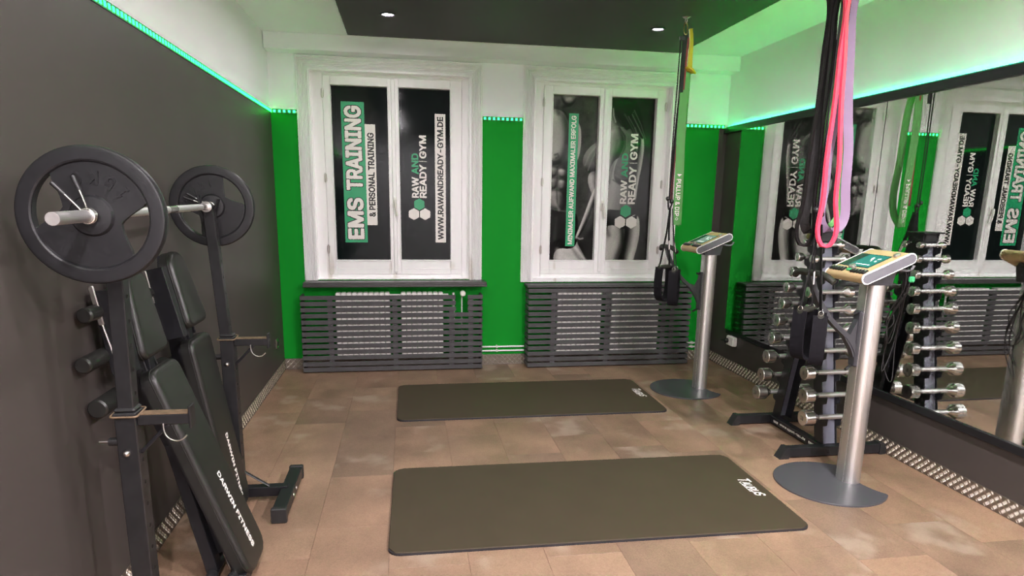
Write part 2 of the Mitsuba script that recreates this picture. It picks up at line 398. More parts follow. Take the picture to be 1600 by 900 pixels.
# windows
def window(i, w, nl):
    n = f'window_{i}'
    yc = YB - .028
    prof_n = 5
    x0, x1, hx0, hx1 = w['x0'], w['x1'], w['hx0'], w['hx1']
    z0, z1 = (.792 if i == 1 else .770), 2.618
    # fixed frame set back in the opening (the thing itself)
    fy0, fy1 = YB + .055, YB + .14
    sx0, sx1 = w['sx0'], w['sx1']; sz0, sz1 = .835, 2.478
    fr = cat(bx(hx0, sx0, fy0, fy1, HZ0, HZ1, .003), bx(sx1, hx1, fy0, fy1, HZ0, HZ1, .003), bx(sx0, sx1, fy0, fy1, sz1, HZ1, .003), bx(sx0, sx1, fy0, fy1, HZ0, sz0, .003))
    rev = cat(bx(hx0 - .004, hx0 + .004, YB - .01, fy0, HZ0, HZ1), bx(hx1 - .004, hx1 + .004, YB - .01, fy0, HZ0, HZ1), bx(hx0, hx1, YB - .01, fy0, HZ1 - .004, HZ1 + .004), bx(hx0, hx1, YB - .01, fy0, HZ0 - .004, HZ0 + .004))
    struct(n, cat(fr, rev), 'white_lacquer', label=f'white wooden double casement window, {nl}', category='window')
    # fluted casing
    def casing_profile(width):
        pts = [(0, 0), (0, .018)]
        m = 6; u = np.linspace(.006, width - .018, 49)
        hgt = .016 + .012 * np.abs(np.sin((u - .006) / (width - .024) * math.pi * m)) ** .6
        pts += [(a, b) for a, b in zip(u, hgt)]
        pts += [(width - .016, .032), (width, .032), (width, 0)]
        return Polygon(pts)
    wl, wr, wt = hx0 - x0, x1 - hx1, z1 - HZ1
    L = z1 - z0
    left = onto(extr(casing_profile(wl), L), [x0, YB, z0], X_, -Y_, Z_)
    right = onto(extr(casing_profile(wr), L), [x1, YB, z0], -X_, -Y_, Z_)
    # mitred corners
    def mitre(m, xo, xi, keep_top):
        # the plane through the outer and the inner corner; the side pieces keep what lies below it
        d_ = np.array([xi - xo, 0, HZ1 - z1]); nrm = np.cross(d_, Y_); nrm /= np.linalg.norm(nrm)
        if nrm[2] < 0: nrm = -nrm
        if not keep_top: nrm = -nrm
        return trimesh.intersections.slice_mesh_plane(m, nrm, [xo, YB, z1], cap=True, engine='earcut')
    left, right = mitre(left, x0, hx0, False), mitre(right, x1, hx1, False)
    top = onto(extr(casing_profile(wt), x1 - x0), [x0, YB, z1], -Z_, -Y_, X_)
    top = mitre(mitre(top, x0, hx0, True), x1, hx1, True)
    part(n, 'casing', left, 'white_lacquer'); part(n, 'casing', right, 'white_lacquer'); part(n, 'casing', top, 'white_lacquer')
    if i == 2:
        part(n, 'casing', cat(bx(hx0, hx1, YB - .020, YB + .05, z0, HZ0 + .003, .002), bx(hx0, hx1, YB - .026, YB, z0, z0 + .014, .002)), 'white_lacquer')
    # two sashes
    mid = (w['gl'][1] + w['gr'][0]) / 2
    for k, (g0, g1) in enumerate((w['gl'], w['gr'])):
        a, b = (sx0, mid - .001) if k == 0 else (mid + .001, sx1)
        gz0, gz1 = .962, 2.408
        y0, y1 = YB + .045, YB + .115
        s = cat(bx(a, g0, y0, y1, sz0, sz1, .004), bx(g1, b, y0, y1, sz0, sz1, .004), bx(g0, g1, y0, y1, gz1, sz1, .003), bx(g0, g1, y0, y1, sz0, gz0, .003),
                # glazing bead
                bx(g0 - .012, g0, y0 - .006, y0 + .02, gz0 - .012, gz1 + .012, .003), bx(g1, g1 + .012, y0 - .006, y0 + .02, gz0 - .012, gz1 + .012, .003),
                bx(g0 - .011, g1 + .011, y0 - .006, y0 + .02, gz1, gz1 + .012, .003), bx(g0 - .011, g1 + .011, y0 - .006, y0 + .02, gz0 - .012, gz0, .003),
                bx(a + .004, b - .004, y0 - .005, y0 + .01, sz0 + .045, sz0 + .05, .001))
        sk = part(n, 'sash', s, 'white_lacquer')
        part(sk, 'pane', bx(g0, g1, YB + .094, YB + .098, gz0, gz1), 'pane_glass')
        hx = a if k == 0 else b
        for hz in (1.02, 1.62, 2.30) if not (i == 1 and k == 1) else ():
            part(sk, 'hinge', cat(rod([hx, y0 - .008, hz], [hx, y0 - .008, hz + .075], .0075, n=10), bx(hx - .012, hx + .012, y0 - .004, y0, hz + .008, hz + .066, .001)), 'steel_plain', True if False else 40)
    # astragal and handle
    part(n, 'centre_bead', bx(mid - .019, mid + .019, YB + .030, YB + .050, sz0 + .02, sz1 - .01, .006), 'white_lacquer')
    hz = 1.46
    h = part(n, 'handle', cat(bx(mid - .016, mid + .016, YB + .018, YB + .031, hz - .045, hz + .045, .004), rod([mid, YB + .03, hz + .02], [mid, YB - .012, hz + .02], .008)), 'white_plastic', 40)
    part(h, 'lever', tube(spline([[mid, YB - .012, hz + .02], [mid + .004, YB - .016, hz - .02], [mid + .018, YB - .013, hz - .115]], 12), [.010] * 4 + [.009] * 4 + [.0085] * 4, 10), 'white_plastic', True)
W[0].update(sx0=-.672, sx1=.483, gl=(-.606, -.145), gr=(-.050, .382))
W[1].update(sx0=1.200, sx1=2.320, gl=(1.285, 1.705), gr=(1.815, 2.234))
window(1, W[0], 'left of the two, with the black lettered films')
window(2, W[1], 'right of the two, with the photo prints')
# window board under the left window only
sill = thing('window_board', 'dark grey wooden window board below the left window', 'window sill')
part(sill, 'board', bx(-.872, .685, 5.635, YB, .752, .790, .004), 'sill_paint')
part(sill, 'nosing', bx(-.874, .687, 5.626, 5.637, .748, .772, .004), 'sill_paint')

# LED strips
def led_strip(label, o, ex, ez, length, radiance, pitch=.0365, group=None):
    """o: start, ex: along, ez: out of the wall"""
    k = thing('led_strip', label, 'light strip', group)
    ey = np.cross(ez, ex)
    part(k, 'profile', onto(bx(0, length, -.017, .017, 0, .008, .001), o, ex, ey, ez), 'led_base')
    n = int(length / pitch); ms = []
    for i in range(n):
        c = (i + .5) * length / n
        ms.append(bx(c - .0090, c + .0090, -.010, .010, .008, .0105))
    key = part(k, 'light_dots', onto(cat(*ms), o, ex, ey, ez), None, kind='stuff', label='glowing green light dots')
    scene[key]['emitter'] = {'type': 'area', 'radiance': rgb(radiance)}
    return k
zl = 2.178
led_strip('green light strip running along the top of the charcoal left wall', [XL - .004, .3, zl], Y_, X_, YB - .3, LED_STRIP)
led_strip('short green light strip between the left corner and left window', [XL + .012, YB, zl], X_, -Y_, -.872 - XL - .016, LED_STRIP, group=None)
led_strip('green light strip between the two windows', [.657, YB, zl], X_, -Y_, .352, LED_STRIP)
led_strip('green light strip between right window and the mirror wall', [2.462, YB, zl], X_, -Y_, .412, LED_STRIP)
led_strip('long green light strip lying on the ledge over the mirrors', [XR - .016, .2, ZLED], Y_, Z_, YB - .25, LED_COVE, pitch=.05)
_k = 'led_strip_001__wire'
part('led_strip_001', 'wire', tube(spline([[-.885, YB - .006, zl - .003], [-.870, YB - .036, zl - .008], [-.862, YB - .034, zl - .028]], 12), .0035, 8), 'white_plastic', True)

# ceiling spots
def downlight(x, y, label, group=None):
    k = thing('downlight', label, 'ceiling spot', group)
    z = ZC - .012
    part(k, 'rim', onto(lathe([(.041, 0), (.054, 0), (.054, .004), (.050, .007), (.043, .006), (.041, .002)], 24), [x, y, z], X_, -Y_, -Z_), 'black_steel', 40)
    t = 0.0
    n = np.array([-math.sin(t), 0, -math.cos(t)]); ex = np.array([math.cos(t), 0, -math.sin(t)])
    o = np.array([x, y, z - .001 - .037 * math.sin(t)])
    m = onto(lathe([(0, .001), (.037, .001)], 20), o, ex, np.cross(n, ex), n)
    if (m.face_normals @ n).mean() < 0: m.invert()
    key = part(k, 'lamp', m, None)
    scene[key]['emitter'] = {'type': 'area', 'radiance': rgb(np.array(DOWNLIGHT) * POWER['right' if x > 1 else 'left'][int(np.argmin(np.abs(np.array([4.9, 4.06, 3.2, 1.6, .6, -.4]) - y)))])}
downlight(-.105, 4.905, 'lit recessed spot in the black ceiling, above the left window')
downlight(1.835, 4.865, 'lit recessed spot in the black ceiling, above the right window')
for x, y in [(1.89, 4.06), (-.10, 4.06), (-.10, 3.2), (1.86, 3.2), (-.10, 1.6), (1.86, 1.6), (-.1, .6), (1.86, .6), (-.1, -.4), (1.86, -.4)]:
    row = ['second', 'third', 'fourth', 'fifth', 'unseen_boosted_sixth'][[4.06, 3.2, 1.6, .6, -.4].index(y)]
    downlight(x, y, f'lit ceiling spot on the {"mirror" if x > 0 else "barbell"} side, {row} row from the windows', 'ceiling spots nearer the viewer')  # last row, unseen behind the viewer, is boosted as fill light

# mirrors
def mirror(y0, x0, y1, x1, label):
    k = thing('wall_mirror', label, 'mirror')
    z0, z1 = .376, 2.120
    q = np.array([[x0, y0, z0], [x1, y1, z0], [x1, y1, z1], [x0, y0, z1]])
    n = np.array([-(y1 - y0), x1 - x0, 0]); n /= np.linalg.norm(n)
    b = q - n * .005
    v = np.vstack([q, b])
    f = [[0, 3, 2], [0, 2, 1]]
    g = [[4, 5, 6], [4, 6, 7], [0, 1, 5], [0, 5, 4], [1, 2, 6], [1, 6, 5], [2, 3, 7], [2, 7, 6], [3, 0, 4], [3, 4, 7]]
    part(k, 'silvered_face', trimesh.Trimesh(v[:4], f, process=False), 'mirror_silver')
    part(k, 'glass_edge', trimesh.Trimesh(v, g, process=False), 'black_steel')
mirror(3.726, 2.886, 5.462, 2.868, 'far mirror pane on the right wall, next to the window wall')
mirror(1.35, 2.8995, 3.722, 2.887, 'near mirror pane on the right wall, reaching out of the picture')

# heating pipes, sockets
for za, lb in ((.176, 'upper'), (.138, 'lower')):
    for xa, xb, side in ((.655, 1.052, 'between the radiator covers'), (2.608, 2.86, 'right of the right radiator cover')):
        k = thing('heating_pipe', f'{lb} white heating pipe {side}', 'pipe', None)
        part(k, 'run', rod([xa, YB - .030, za], [xb, YB - .030, za], .0085, n=12), 'white_lacquer', 40)
        c = xa + (xb - xa) * .36
        part(k, 'clip', cat(bx(c - .008, c + .008, YB - .042, YB, za - .012, za + .012, .002)), 'white_plastic')
so = thing('wall_socket', 'white double wall socket with a black plug below the far mirror', 'socket')
part(so, 'box', bx(XR - .045, XR, 5.275, 5.40, .240, .325, .006), 'white_plastic')
part(so, 'plug', cat(onto(lathe([(0, .03), (.018, .03), (.021, .004), (.021, 0)], 18), [XR - .045, 5.37, .282], Y_, Z_, -X_) , rod([XR - .07, 5.37, .275], [XR - .06, 5.45, .272], .006, n=8)), 'black_plastic', 40)
so = thing('metal_wall_plate', 'small silver socket plate low on the charcoal wall by the corner', 'wall plate')
part(so, 'plate', bx(XL, XL + .012, 5.435, 5.505, .268, .345, .004), 'steel_plain')
part(so, 'insert', onto(lathe([(0, .004), (.018, .004), (.020, 0)], 18), [XL + .012, 5.47, .306], Y_, Z_, X_), 'black_plastic', 40)

# ------------------------------------------------------------------ window films
YF_ = YB + .092          # front plane of the films
def on_film(m, x, z, lift=.0):
    """Local x runs up the film, local y to the left, z out of it (lettering that reads upwards)."""
    return onto(m, [x, YF_ - lift, z], Z_, -X_, -Y_)
def vtext(k, name, s, xl, xr, z0, z1, mat, lift=.0004, label=None, bold=True, weight=.003):
    m = text(s, z1 - z0, xr - xl, .0006, bold, weight)
    return part(k, name, on_film(m, xr, z0, lift), mat, label=label)
def hexagon(r):
    a = np.arange(6) * math.pi / 3 + math.pi / 6
    return Polygon(np.c_[r * np.cos(a), r * np.sin(a)])
def flat(poly, x, z, lift=.0002, d=.0004):
    return onto(extr(poly, d), [x, YF_ - lift, z], X_, Z_, -Y_)
def film(label, x0, x1, mesh=None, mat='film_black', **more):
    k = thing('window_film', label, 'window film')
    part(k, 'sheet', bx(x0 + .001, x1 - .001, YF_, YF_ + .0015, .963, 2.407) if mesh is None else mesh, mat, **more)
    return k
def logo(k, xg, zg, xw0, xw1, zw, r, raw, ready):
    part(k, 'emblem', flat(hexagon(r), xg, zg), 'print_green', label='green hexagon')
    part(k, 'emblem', flat(hexagon(r), xw0, zw), 'print_white', label='white hexagon')
    part(k, 'emblem', flat(hexagon(r), xw1, zw), 'print_white', label='white hexagon')
    (a0, a1, z0, z1), (b0, b1, y0, y1) = raw, ready
    zs = z0 + (z1 - z0) * .50
    vtext(k, 'lettering', 'RAW', a0, a1, z0, zs - .012, 'print_white')
    vtext(k, 'lettering', 'AND', a0, a1, zs + .012, z1, 'print_green', label='green lettering')
    t = (y1 - y0)
    vtext(k, 'lettering', 'READY', b0, b1, y0, y0 + t * .54, 'print_white')
    part(k, 'lettering', flat(sbox(b0 - .004, y0 + t * .585, b1 + .004, y0 + t * .593), 0, 0), 'print_white')
    vtext(k, 'lettering', 'GYM', b0, b1, y0 + t * .635, y1, 'print_white')

a = film('black window film with the large words EMS TRAINING on green, reading upwards', -.606, -.145)
part(a, 'panel', bx(-.532, -.340, YF_ - .0004, YF_, 1.111, 2.286), 'print_green', label='green lettering panel')
part(a, 'panel', bx(-.345, -.252, YF_ - .0003, YF_, 1.262, 2.109), 'print_white', label='white lettering panel')
for txt, z0, z1 in (('EMS', 1.140, 1.495), ('TRAINING', 1.560, 2.255)):
    m = text(txt, z1 - z0, .142, .0008, True, .004)
    sh = text(txt, z1 - z0 + .012, .154, .0005, True, .010)
    part(a, 'lettering_outline', on_film(sh, -.361, z0 - .006, .0005), 'print_black')
    part(a, 'lettering', on_film(m, -.367, z0, .0008), 'print_white')
vtext(a, 'lettering', '& PERSONAL TRAINING', -.322, -.266, 1.335, 2.040, 'print_black', label='black lettering')

b = film('black window film with hexagon logo and web address, right half of left window', -.050, .382)
logo(b, .112, 1.447, .064, .162, 1.362, .052, (.049, .110, 1.503, 1.880), (.116, .178, 1.503, 2.031))
part(b, 'panel', bx(.252, .345, YF_ - .0003, YF_, 1.114, 2.213), 'print_white', label='white lettering panel')
vtext(b, 'lettering', 'WWW.RAWANDREADY-GYM.DE', .272, .325, 1.140, 2.188, 'print_black', label='black web address')

# photographic prints: light and shade of the printed picture, drawn as rounded bodies
def chaikin(poly, n=3):
    p = np.asarray(poly, float)
    for _ in range(n):
        q = np.roll(p, -1, 0)
        p = np.stack([.75 * p + .25 * q, .25 * p + .75 * q], 1).reshape(-1, 2)
    return p
def print_photo(x0, x1, bodies, strokes, bg, seed, s=.004):
    z0, z1 = .963, 2.407
    nx, nz = int((x1 - x0 - .002) / s), int((z1 - z0) / s)
    gx, gz = np.linspace(0, 1, nx), np.linspace(0, 1, nz)
    U, V = np.meshgrid(gx, 1 - gz)                      # V runs down from the top of the print
    wd, ht = x1 - x0, z1 - z0
    img = bg(U, V, seed)
    PX, PY = U * wd, V * ht
    grid = shapely.points(PX.ravel(), PY.ravel())
    def body(poly, tone, light, rad, soft, hard):
        nonlocal img
        pg = Polygon(chaikin(poly) * [wd, ht]).buffer(0)
        sd = shapely.distance(pg.boundary, grid).reshape(U.shape)
        ins = shapely.contains_xy(pg, PX.ravel(), PY.ravel()).reshape(U.shape)
        d = np.where(ins, sd, 0)
        h = np.sqrt(np.clip(1 - (1 - np.clip(d / rad, 0, 1)) ** 2, 0, 1)) * rad
        h = ndimage.gaussian_filter(h, soft / s)
        gy_, gx_ = np.gradient(h, s)                    # row 0 is the bottom of the print
        lx, lz, lf = np.array(light) / np.linalg.norm(light)
        lam = np.clip((-gx_ * lx - gy_ * lz + lf) / np.sqrt(gx_ ** 2 + gy_ ** 2 + 1), 0, None)
        mask = np.clip(.5 + np.where(ins, sd, -sd) / (2 * hard), 0, 1)
        img = img * (1 - mask) + tone * (.04 + 1.15 * lam ** 2.2) * mask
    def stroke(pts, w, val, alpha, blur):
        nonlocal img
        ln = shapely.LineString(np.asarray(pts) * [wd, ht])
        sd = shapely.distance(ln, grid).reshape(U.shape)
        w, blur = w * .5, blur * .9 + .0012
        m = .8 * alpha * np.exp(-np.clip(sd - w, 0, None) ** 2 / (2 * blur ** 2))
        img = img * (1 - m) + val * m
    for item in bodies: body(*item)
    for item in strokes: stroke(*item)
    g = meshkit.fbm(np.stack([U * 60, V * 60 * ht / wd, U * 0 + seed], -1), 3, seed)
    img = np.clip(1.35 * img ** 1.30 * (.86 + .28 * g), .003, .8)
    col = np.stack([img * 1.03, img * 1.0, img * .97], -1)
    xs_, zs_ = x0 + .001 + gx * (x1 - x0 - .002), z0 + gz * (z1 - z0)
    XX, ZZ = np.meshgrid(xs_, zs_)
    v = np.stack([XX, np.full_like(XX, YF_), ZZ], -1).reshape(-1, 3)
    i = np.arange(nx * nz).reshape(nz, nx)
    f = np.vstack([np.stack([i[:-1, :-1], i[:-1, 1:], i[1:, 1:]], -1).reshape(-1, 3), np.stack([i[:-1, :-1], i[1:, 1:], i[1:, :-1]], -1).reshape(-1, 3)])
    return trimesh.Trimesh(v, f, process=False), col.reshape(-1, 3)

def uv(pts, ox, oy, w, h): return [((x - ox) / w, (y - oy) / h) for x, y in pts]
# left print (coordinates measured on the film: 65..290 across, 42..850 down)
q1 = lambda *p: uv(p, 65, 42, 225, 808)
def bg1(U, V, seed):
    n = meshkit.fbm(np.stack([U * 9, V * 30, U * 0], -1), 4, 3)
    return .035 + .075 * n * np.clip(U * 1.7 - .3, 0, 1) * np.clip(1.4 - V, .2, 1)
bodies1 = [   # outline, tone, light, rounding radius, softness, edge width
    (q1((40, 30), (150, 30), (186, 36), (178, 66), (158, 96), (126, 96), (100, 120), (40, 130)), .16, (.3, .4, .7), .045, .012, .006),
    (q1((100, 10), (196, 10), (184, 62), (160, 90), (130, 92), (104, 62)), .36, (.1, .6, .7), .04, .010, .008),
    (q1((40, 96), (90, 96), (124, 108), (150, 150), (206, 168), (212, 250), (206, 330), (190, 356), (150, 362), (150, 470), (146, 610), (40, 610)), .24, (-.5, .2, .7), .10, .018, .004),
    (q1((152, 160), (204, 165), (214, 250), (204, 345), (176, 366), (150, 350)), .34, (.75, .1, .5), .045, .010, .004),
    (q1((30, 112), (96, 106), (134, 134), (152, 210), (150, 300), (130, 356), (98, 380), (30, 372)), .50, (-.35, .35, .75), .085, .018, .006),
    (q1((50, 392), (94, 388), (98, 434), (50, 440)), .34, (-.2, .6, .7), .028, .010, .010),
    (q1((100, 392), (142, 398), (140, 440), (102, 438)), .42, (-.2, .6, .7), .026, .010, .010),
    (q1((50, 446), (96, 442), (100, 494), (50, 500)), .30, (-.2, .6, .7), .028, .010, .010),
    (q1((102, 446), (142, 450), (138, 500), (104, 500)), .38, (-.2, .6, .7), .026, .010, .010),
    (q1((50, 506), (104, 502), (130, 520), (128, 606), (50, 590)), .34, (-.3, .4, .7), .040, .014, .010),
    (q1((90, 740), (150, 760), (214, 750), (256, 820), (320, 960), (20, 960), (90, 860)), .50, (-.2, .4, .8), .09, .022, .004),
    (q1((30, 572), (90, 592), (150, 606), (206, 604), (212, 700), (204, 800), (90, 786), (92, 900), (20, 900)), .030, (-.4, .4, .6), .09, .02, .003),
    (q1((320, 246), (280, 262), (240, 300), (220, 345), (232, 396), (262, 412), (320, 410)), .20, (-.55, .45, .7), .075, .016, .003),
    (q1((258, 404), (320, 400), (320, 560), (296, 540), (270, 506), (250, 452)), .34, (-.6, .1, .6), .06, .012, .004),
    (q1((300, 470), (304, 520), (276, 612), (244, 690), (214, 748), (196, 742), (210, 704), (240, 620), (266, 540), (284, 490)), .42, (-.6, .3, .6), .030, .008, .003),
    (q1((200, 752), (250, 690), (300, 590), (320, 600), (320, 900), (262, 860), (232, 800)), .040, (-.5, .4, .5), .06, .014, .004),
]
strokes1 = [  # line, half width, value, strength, blur
    (q1((60, 372), (96, 384), (130, 362), (150, 312)), .002, .012, .85, .010),
    (q1((98, 386), (98, 500), (104, 580)), .001, .03, .7, .006),
    (q1((65, 440), (98, 438), (140, 444)), .001, .04, .55, .006), (q1((65, 500), (100, 498), (136, 505)), .001, .04, .5, .006),
    (q1((146, 380), (144, 480), (136, 600)), .008, .02, .7, .014),
    (q1((84, 326), (98, 322), (102, 336), (90, 342)), .003, .05, .9, .006),
    (q1((66, 588), (110, 600), (160, 606)), .001, .16, .5, .004),
    (q1((76, 520), (92, 560), (112, 596)), .002, .40, .45, .008),
    (q1((136, 60), (150, 56)), .004, .55, .6, .010), (q1((96, 70), (88, 100), (96, 128)), .006, .02, .7, .012),
    (q1((288, 276), (256, 320), (236, 372)), .001, .34, .5, .004), (q1((290, 300), (268, 346), (252, 398)), .001, .30, .45, .004), (q1((290, 340), (276, 380)), .001, .05, .5, .005),
    (q1((110, 800), (170, 850)), .004, .55, .5, .014), (q1((205, 790), (252, 850)), .002, .62, .6, .008), (q1((180, 784), (226, 850)), .003, .10, .6, .010),
    (q1((206, 735), (222, 744), (238, 740)), .002, .45, .7, .004), (q1((212, 748), (230, 756)), .001, .02, .8, .004),
    (q1((100, 640), (96, 740)), .002, .07, .5, .012), (q1((180, 630), (190, 740)), .002, .06, .5, .012),
]
m1, c1 = print_photo(1.285, 1.705, bodies1, strokes1, bg1, 5)
c = film('black and white photo film of a bare male torso, left half of right window', 1.285, 1.705, m1, 'film_photo', smooth=False, color=c1)
part(c, 'panel', bx(1.441, 1.529, YF_ - .0003, YF_, 1.087, 2.259), 'print_green', label='narrow green lettering panel')
vtext(c, 'lettering', 'MINIMALER AUFWAND MAXIMALER ERFOLG', 1.463, 1.508, 1.105, 2.240, 'print_white', label='white lettering')
# right print (358..588 across, 42..858 down)
q2 = lambda *p: uv(p, 352, 42, 236, 816)
def bg2(U, V, seed):
    n = meshkit.fbm(np.stack([U * 5, V * 16, U * 0 + 3], -1), 4, 9)
    return .010 + .016 * n
bodies2 = [
    (q2((340, 80), (368, 100), (390, 150), (424, 186), (430, 210), (340, 214)), .34, (-.5, .3, .7), .05, .012, .004),
    (q2((330, 190), (362, 184), (396, 176), (430, 196), (444, 246), (432, 300), (404, 340), (386, 420), (366, 510), (330, 560)), .40, (-.6, .3, .65), .07, .016, .003),
    (q2((514, 186), (534, 214), (544, 280), (536, 370), (520, 460), (512, 560), (500, 604), (488, 560), (490, 430), (500, 300)), .40, (.75, .2, .45), .034, .008, .003),
    (q2((370, 330), (510, 330), (502, 440), (506, 520), (524, 640), (430, 660), (330, 650), (352, 520)), .27, (-.45, .2, .75), .10, .020, .003),
    (q2((400, 178), (442, 186), (490, 182), (524, 214), (520, 300), (504, 384), (498, 446), (440, 478), (382, 446), (392, 366), (422, 312), (440, 256)), .115, (-.4, .3, .8), .09, .020, .003),
    (q2((370, 640), (430, 650), (466, 700), (462, 780), (428, 860), (400, 960), (300, 960), (336, 820), (362, 720)), .42, (-.25, .2, .85), .07, .020, .004),
    (q2((460, 650), (530, 610), (546, 700), (534, 790), (512, 870), (506, 960), (430, 960), (450, 810), (462, 740)), .44, (.6, .2, .65), .06, .016, .004),
    (q2((340, 592), (430, 602), (512, 584), (530, 640), (500, 672), (440, 704), (400, 672), (340, 690)), .020, (-.3, .5, .7), .08, .016, .003),
    (q2((356, 50), (400, 20), (452, 20), (504, 76), (524, 150), (546, 220), (530, 248), (500, 200), (478, 224), (466, 184), (438, 204), (414, 150), (376, 116)), .016, (-.3, .6, .7), .06, .012, .006),
]
strokes2 = [
    (q2((404, 186), (436, 226), (440, 280), (420, 330)), .0015, .012, .9, .004), (q2((412, 182), (446, 226), (448, 290)), .0008, .20, .5, .004),
    (q2((488, 186), (506, 230), (504, 300)), .0010, .26, .5, .004),
    (q2((470, 120), (500, 170), (536, 230)), .0006, .16, .7, .003), (q2((450, 130), (490, 190), (520, 236)), .0006, .12, .7, .003), (q2((430, 120), (470, 180), (490, 214)), .0006, .10, .6, .003), (q2((480, 100), (520, 170), (546, 236)), .0005, .14, .6, .003),
    (q2((368, 96), (372, 130), (384, 160)), .001, .50, .7, .004),
    (q2((440, 490), (438, 560), (436, 600)), .003, .04, .6, .012), (q2((384, 446), (440, 480), (496, 446)), .001, .02, .8, .005),
    (q2((392, 420), (430, 440), (470, 436)), .001, .22, .4, .006), (q2((404, 380), (450, 400), (496, 380)), .001, .05, .4, .008),
    (q2((364, 210), (352, 300), (350, 420)), .004, .52, .5, .014), (q2((398, 250), (384, 340), (364, 460)), .003, .05, .6, .010),
    (q2((404, 770), (388, 850)), .005, .60, .5, .018), (q2((516, 700), (510, 790), (494, 850)), .004, .62, .55, .014),
    (q2((446, 700), (456, 780), (440, 858)), .006, .012, .8, .012), (q2((500, 628), (512, 624)), .0015, .60, .8, .002),
    (q2((352, 690), (376, 730)), .006, .02, .6, .014),
]
m2, c2 = print_photo(1.815, 2.234, bodies2, strokes2, bg2, 8)
d = film('black and white photo film of a woman seen from behind, right half of right window', 1.815, 2.234, m2, 'film_photo', smooth=False, color=c2)
logo(d, 2.008, 1.412, 1.957, 2.067, 1.310, .058, (1.946, 2.008, 1.478, 1.930), (2.022, 2.093, 1.476, 2.102))

# ------------------------------------------------------------------ radiators and slatted covers
def radiator(label, x0, x1, ztop, yf, battens):
    k = thing('radiator', label, 'radiator')
    n = int((x1 - x0) / .046); ms = []
    for i in range(n):
        a = x0 + i * .046
        if any(abs(a + .023 - b) < .047 for b in battens): continue
        part(k, 'section', bx(a + .002, a + .044, yf + .0135, yf + .100, .12, ztop, .007), 'radiator_enamel')
    part(k, 'header', cat(rod([x0, yf + .058, ztop - .035], [x1, yf + .058, ztop - .035], .020), rod([x0, yf + .058, .175], [x1, yf + .058, .175], .020)), 'radiator_enamel', 40)
    return k
r1 = radiator('white sectional radiator behind the left slatted cover, below the window board', -.615, .350, .698, 5.628, [-.66, -.115, .375, .545])
va = thing('radiator_valve', 'white round thermostat valve in the notch of the left radiator cover', 'valve')
part(va, 'pipe', cat(rod([.395, YB - .105, .10], [.395, YB - .105, .69], .011), rod([.470, YB - .105, .10], [.470, YB - .105, .68], .006)), 'radiator_enamel', 40)
part(va, 'head', onto(lathe([(0, .05), (.020, .05), (.025, .044), (.025, .006), (.020, 0), (0, 0)], 24), [.475, YB - .125, .688], X_, Z_, -Y_), 'white_plastic', 40)
radiator('white sectional radiator behind the right slatted cover', 1.325, 2.30, .725, 5.618, [1.290, 1.795, 2.335, 2.42])

def cover(label, x0, x1, yf, z0, n, pitch, hgt, battens, notch=None, lid=None, ends=(True, True)):
    k = thing('radiator_cover', label, 'radiator cover')
    rr = random.Random(len(label))
    for i in range(n):
        z = z0 + i * pitch
        runs = [(x0, x1)]
        if notch and z + hgt > notch[2]: runs = [(x0, notch[0]), (notch[1], x1)]
        for a, b in runs:
            j = rr.uniform(-.0015, .0015)
            part(k, 'slat', bx(a + (rr.uniform(0, .004)), b - rr.uniform(0, .006), yf + .001 + j * .5, yf + .010, z + j, z + hgt + j, .002), 'slat_paint')
        for side, xx in enumerate((x0, x1 - .018)):
            if not ends[side]: continue
            part(k, 'side_slat', bx(xx + .001, xx + .018, yf + .014, YB - .004, z, z + hgt * .95, .002), 'slat_paint')
    zt = z0 + (n - 1) * pitch + hgt
    for bxx in battens:
        top = zt if not (notch and notch[0] - .05 < bxx < notch[1]) else notch[2] + .01
        part(k, 'batten', bx(bxx - .022, bxx + .022, yf + .010, yf + .020, z0 + .01, top - .004, .002), 'slat_paint')
    if lid:
        for m_, (ya, yb) in enumerate(((yf - .004, yf + .075), (yf + .079, YB - .004))):
            part(k, 'lid_board', bx(x0 - .012, x1 + .006, ya, yb, lid[0], lid[1], .003), 'slat_paint')
    return k
cover('dark grey slatted radiator cover with a valve notch, below the left window', -.905, .650, 5.628, .010, 13, .0525, .0375, [-.66, -.115, .375, .545], notch=(.415, .512, .515 + .04))
cover('dark grey slatted radiator cover with a board lid, below the right window', 1.058, 2.600, 5.618, .012, 14, .0522, .0372, [1.290, 1.795, 2.335, 2.42], lid=(.738, .760))

# ------------------------------------------------------------------ exercise mats
def mat(label, cx, cy, L, Wd, rot, tpos):
    k = thing('exercise_mat', label, 'exercise mat', None)
    poly = round_poly(L, Wd, .055, 10)
    body = cushion(poly, .0148, .004, 3)
    Rm = np.eye(4); ca, sa = math.cos(rot), math.sin(rot); Rm[:2, :2] = [[ca, -sa], [sa, ca]]; Rm[:3, 3] = [cx, cy, .0002]
    body.apply_transform(Rm)
    part(k, 'foam_slab', body, 'mat_foam', 35)
    rim = extr(poly.buffer(.0006).difference(poly.buffer(-.006)), .0105); rim.apply_transform(Rm)
    part(k, 'edge', rim, 'mat_edge', label='dark mat edge')
    # lettering, slanted
    (tx, ty) = tpos
    h, w = .066, .215
    m = cat(*[g for g in (lettering_taurus(w, h),)])
    part(k, 'lettering', onto(m, [tx, ty, .0151], -Y_, X_, Z_), 'print_white', label='white lettering')
    return k
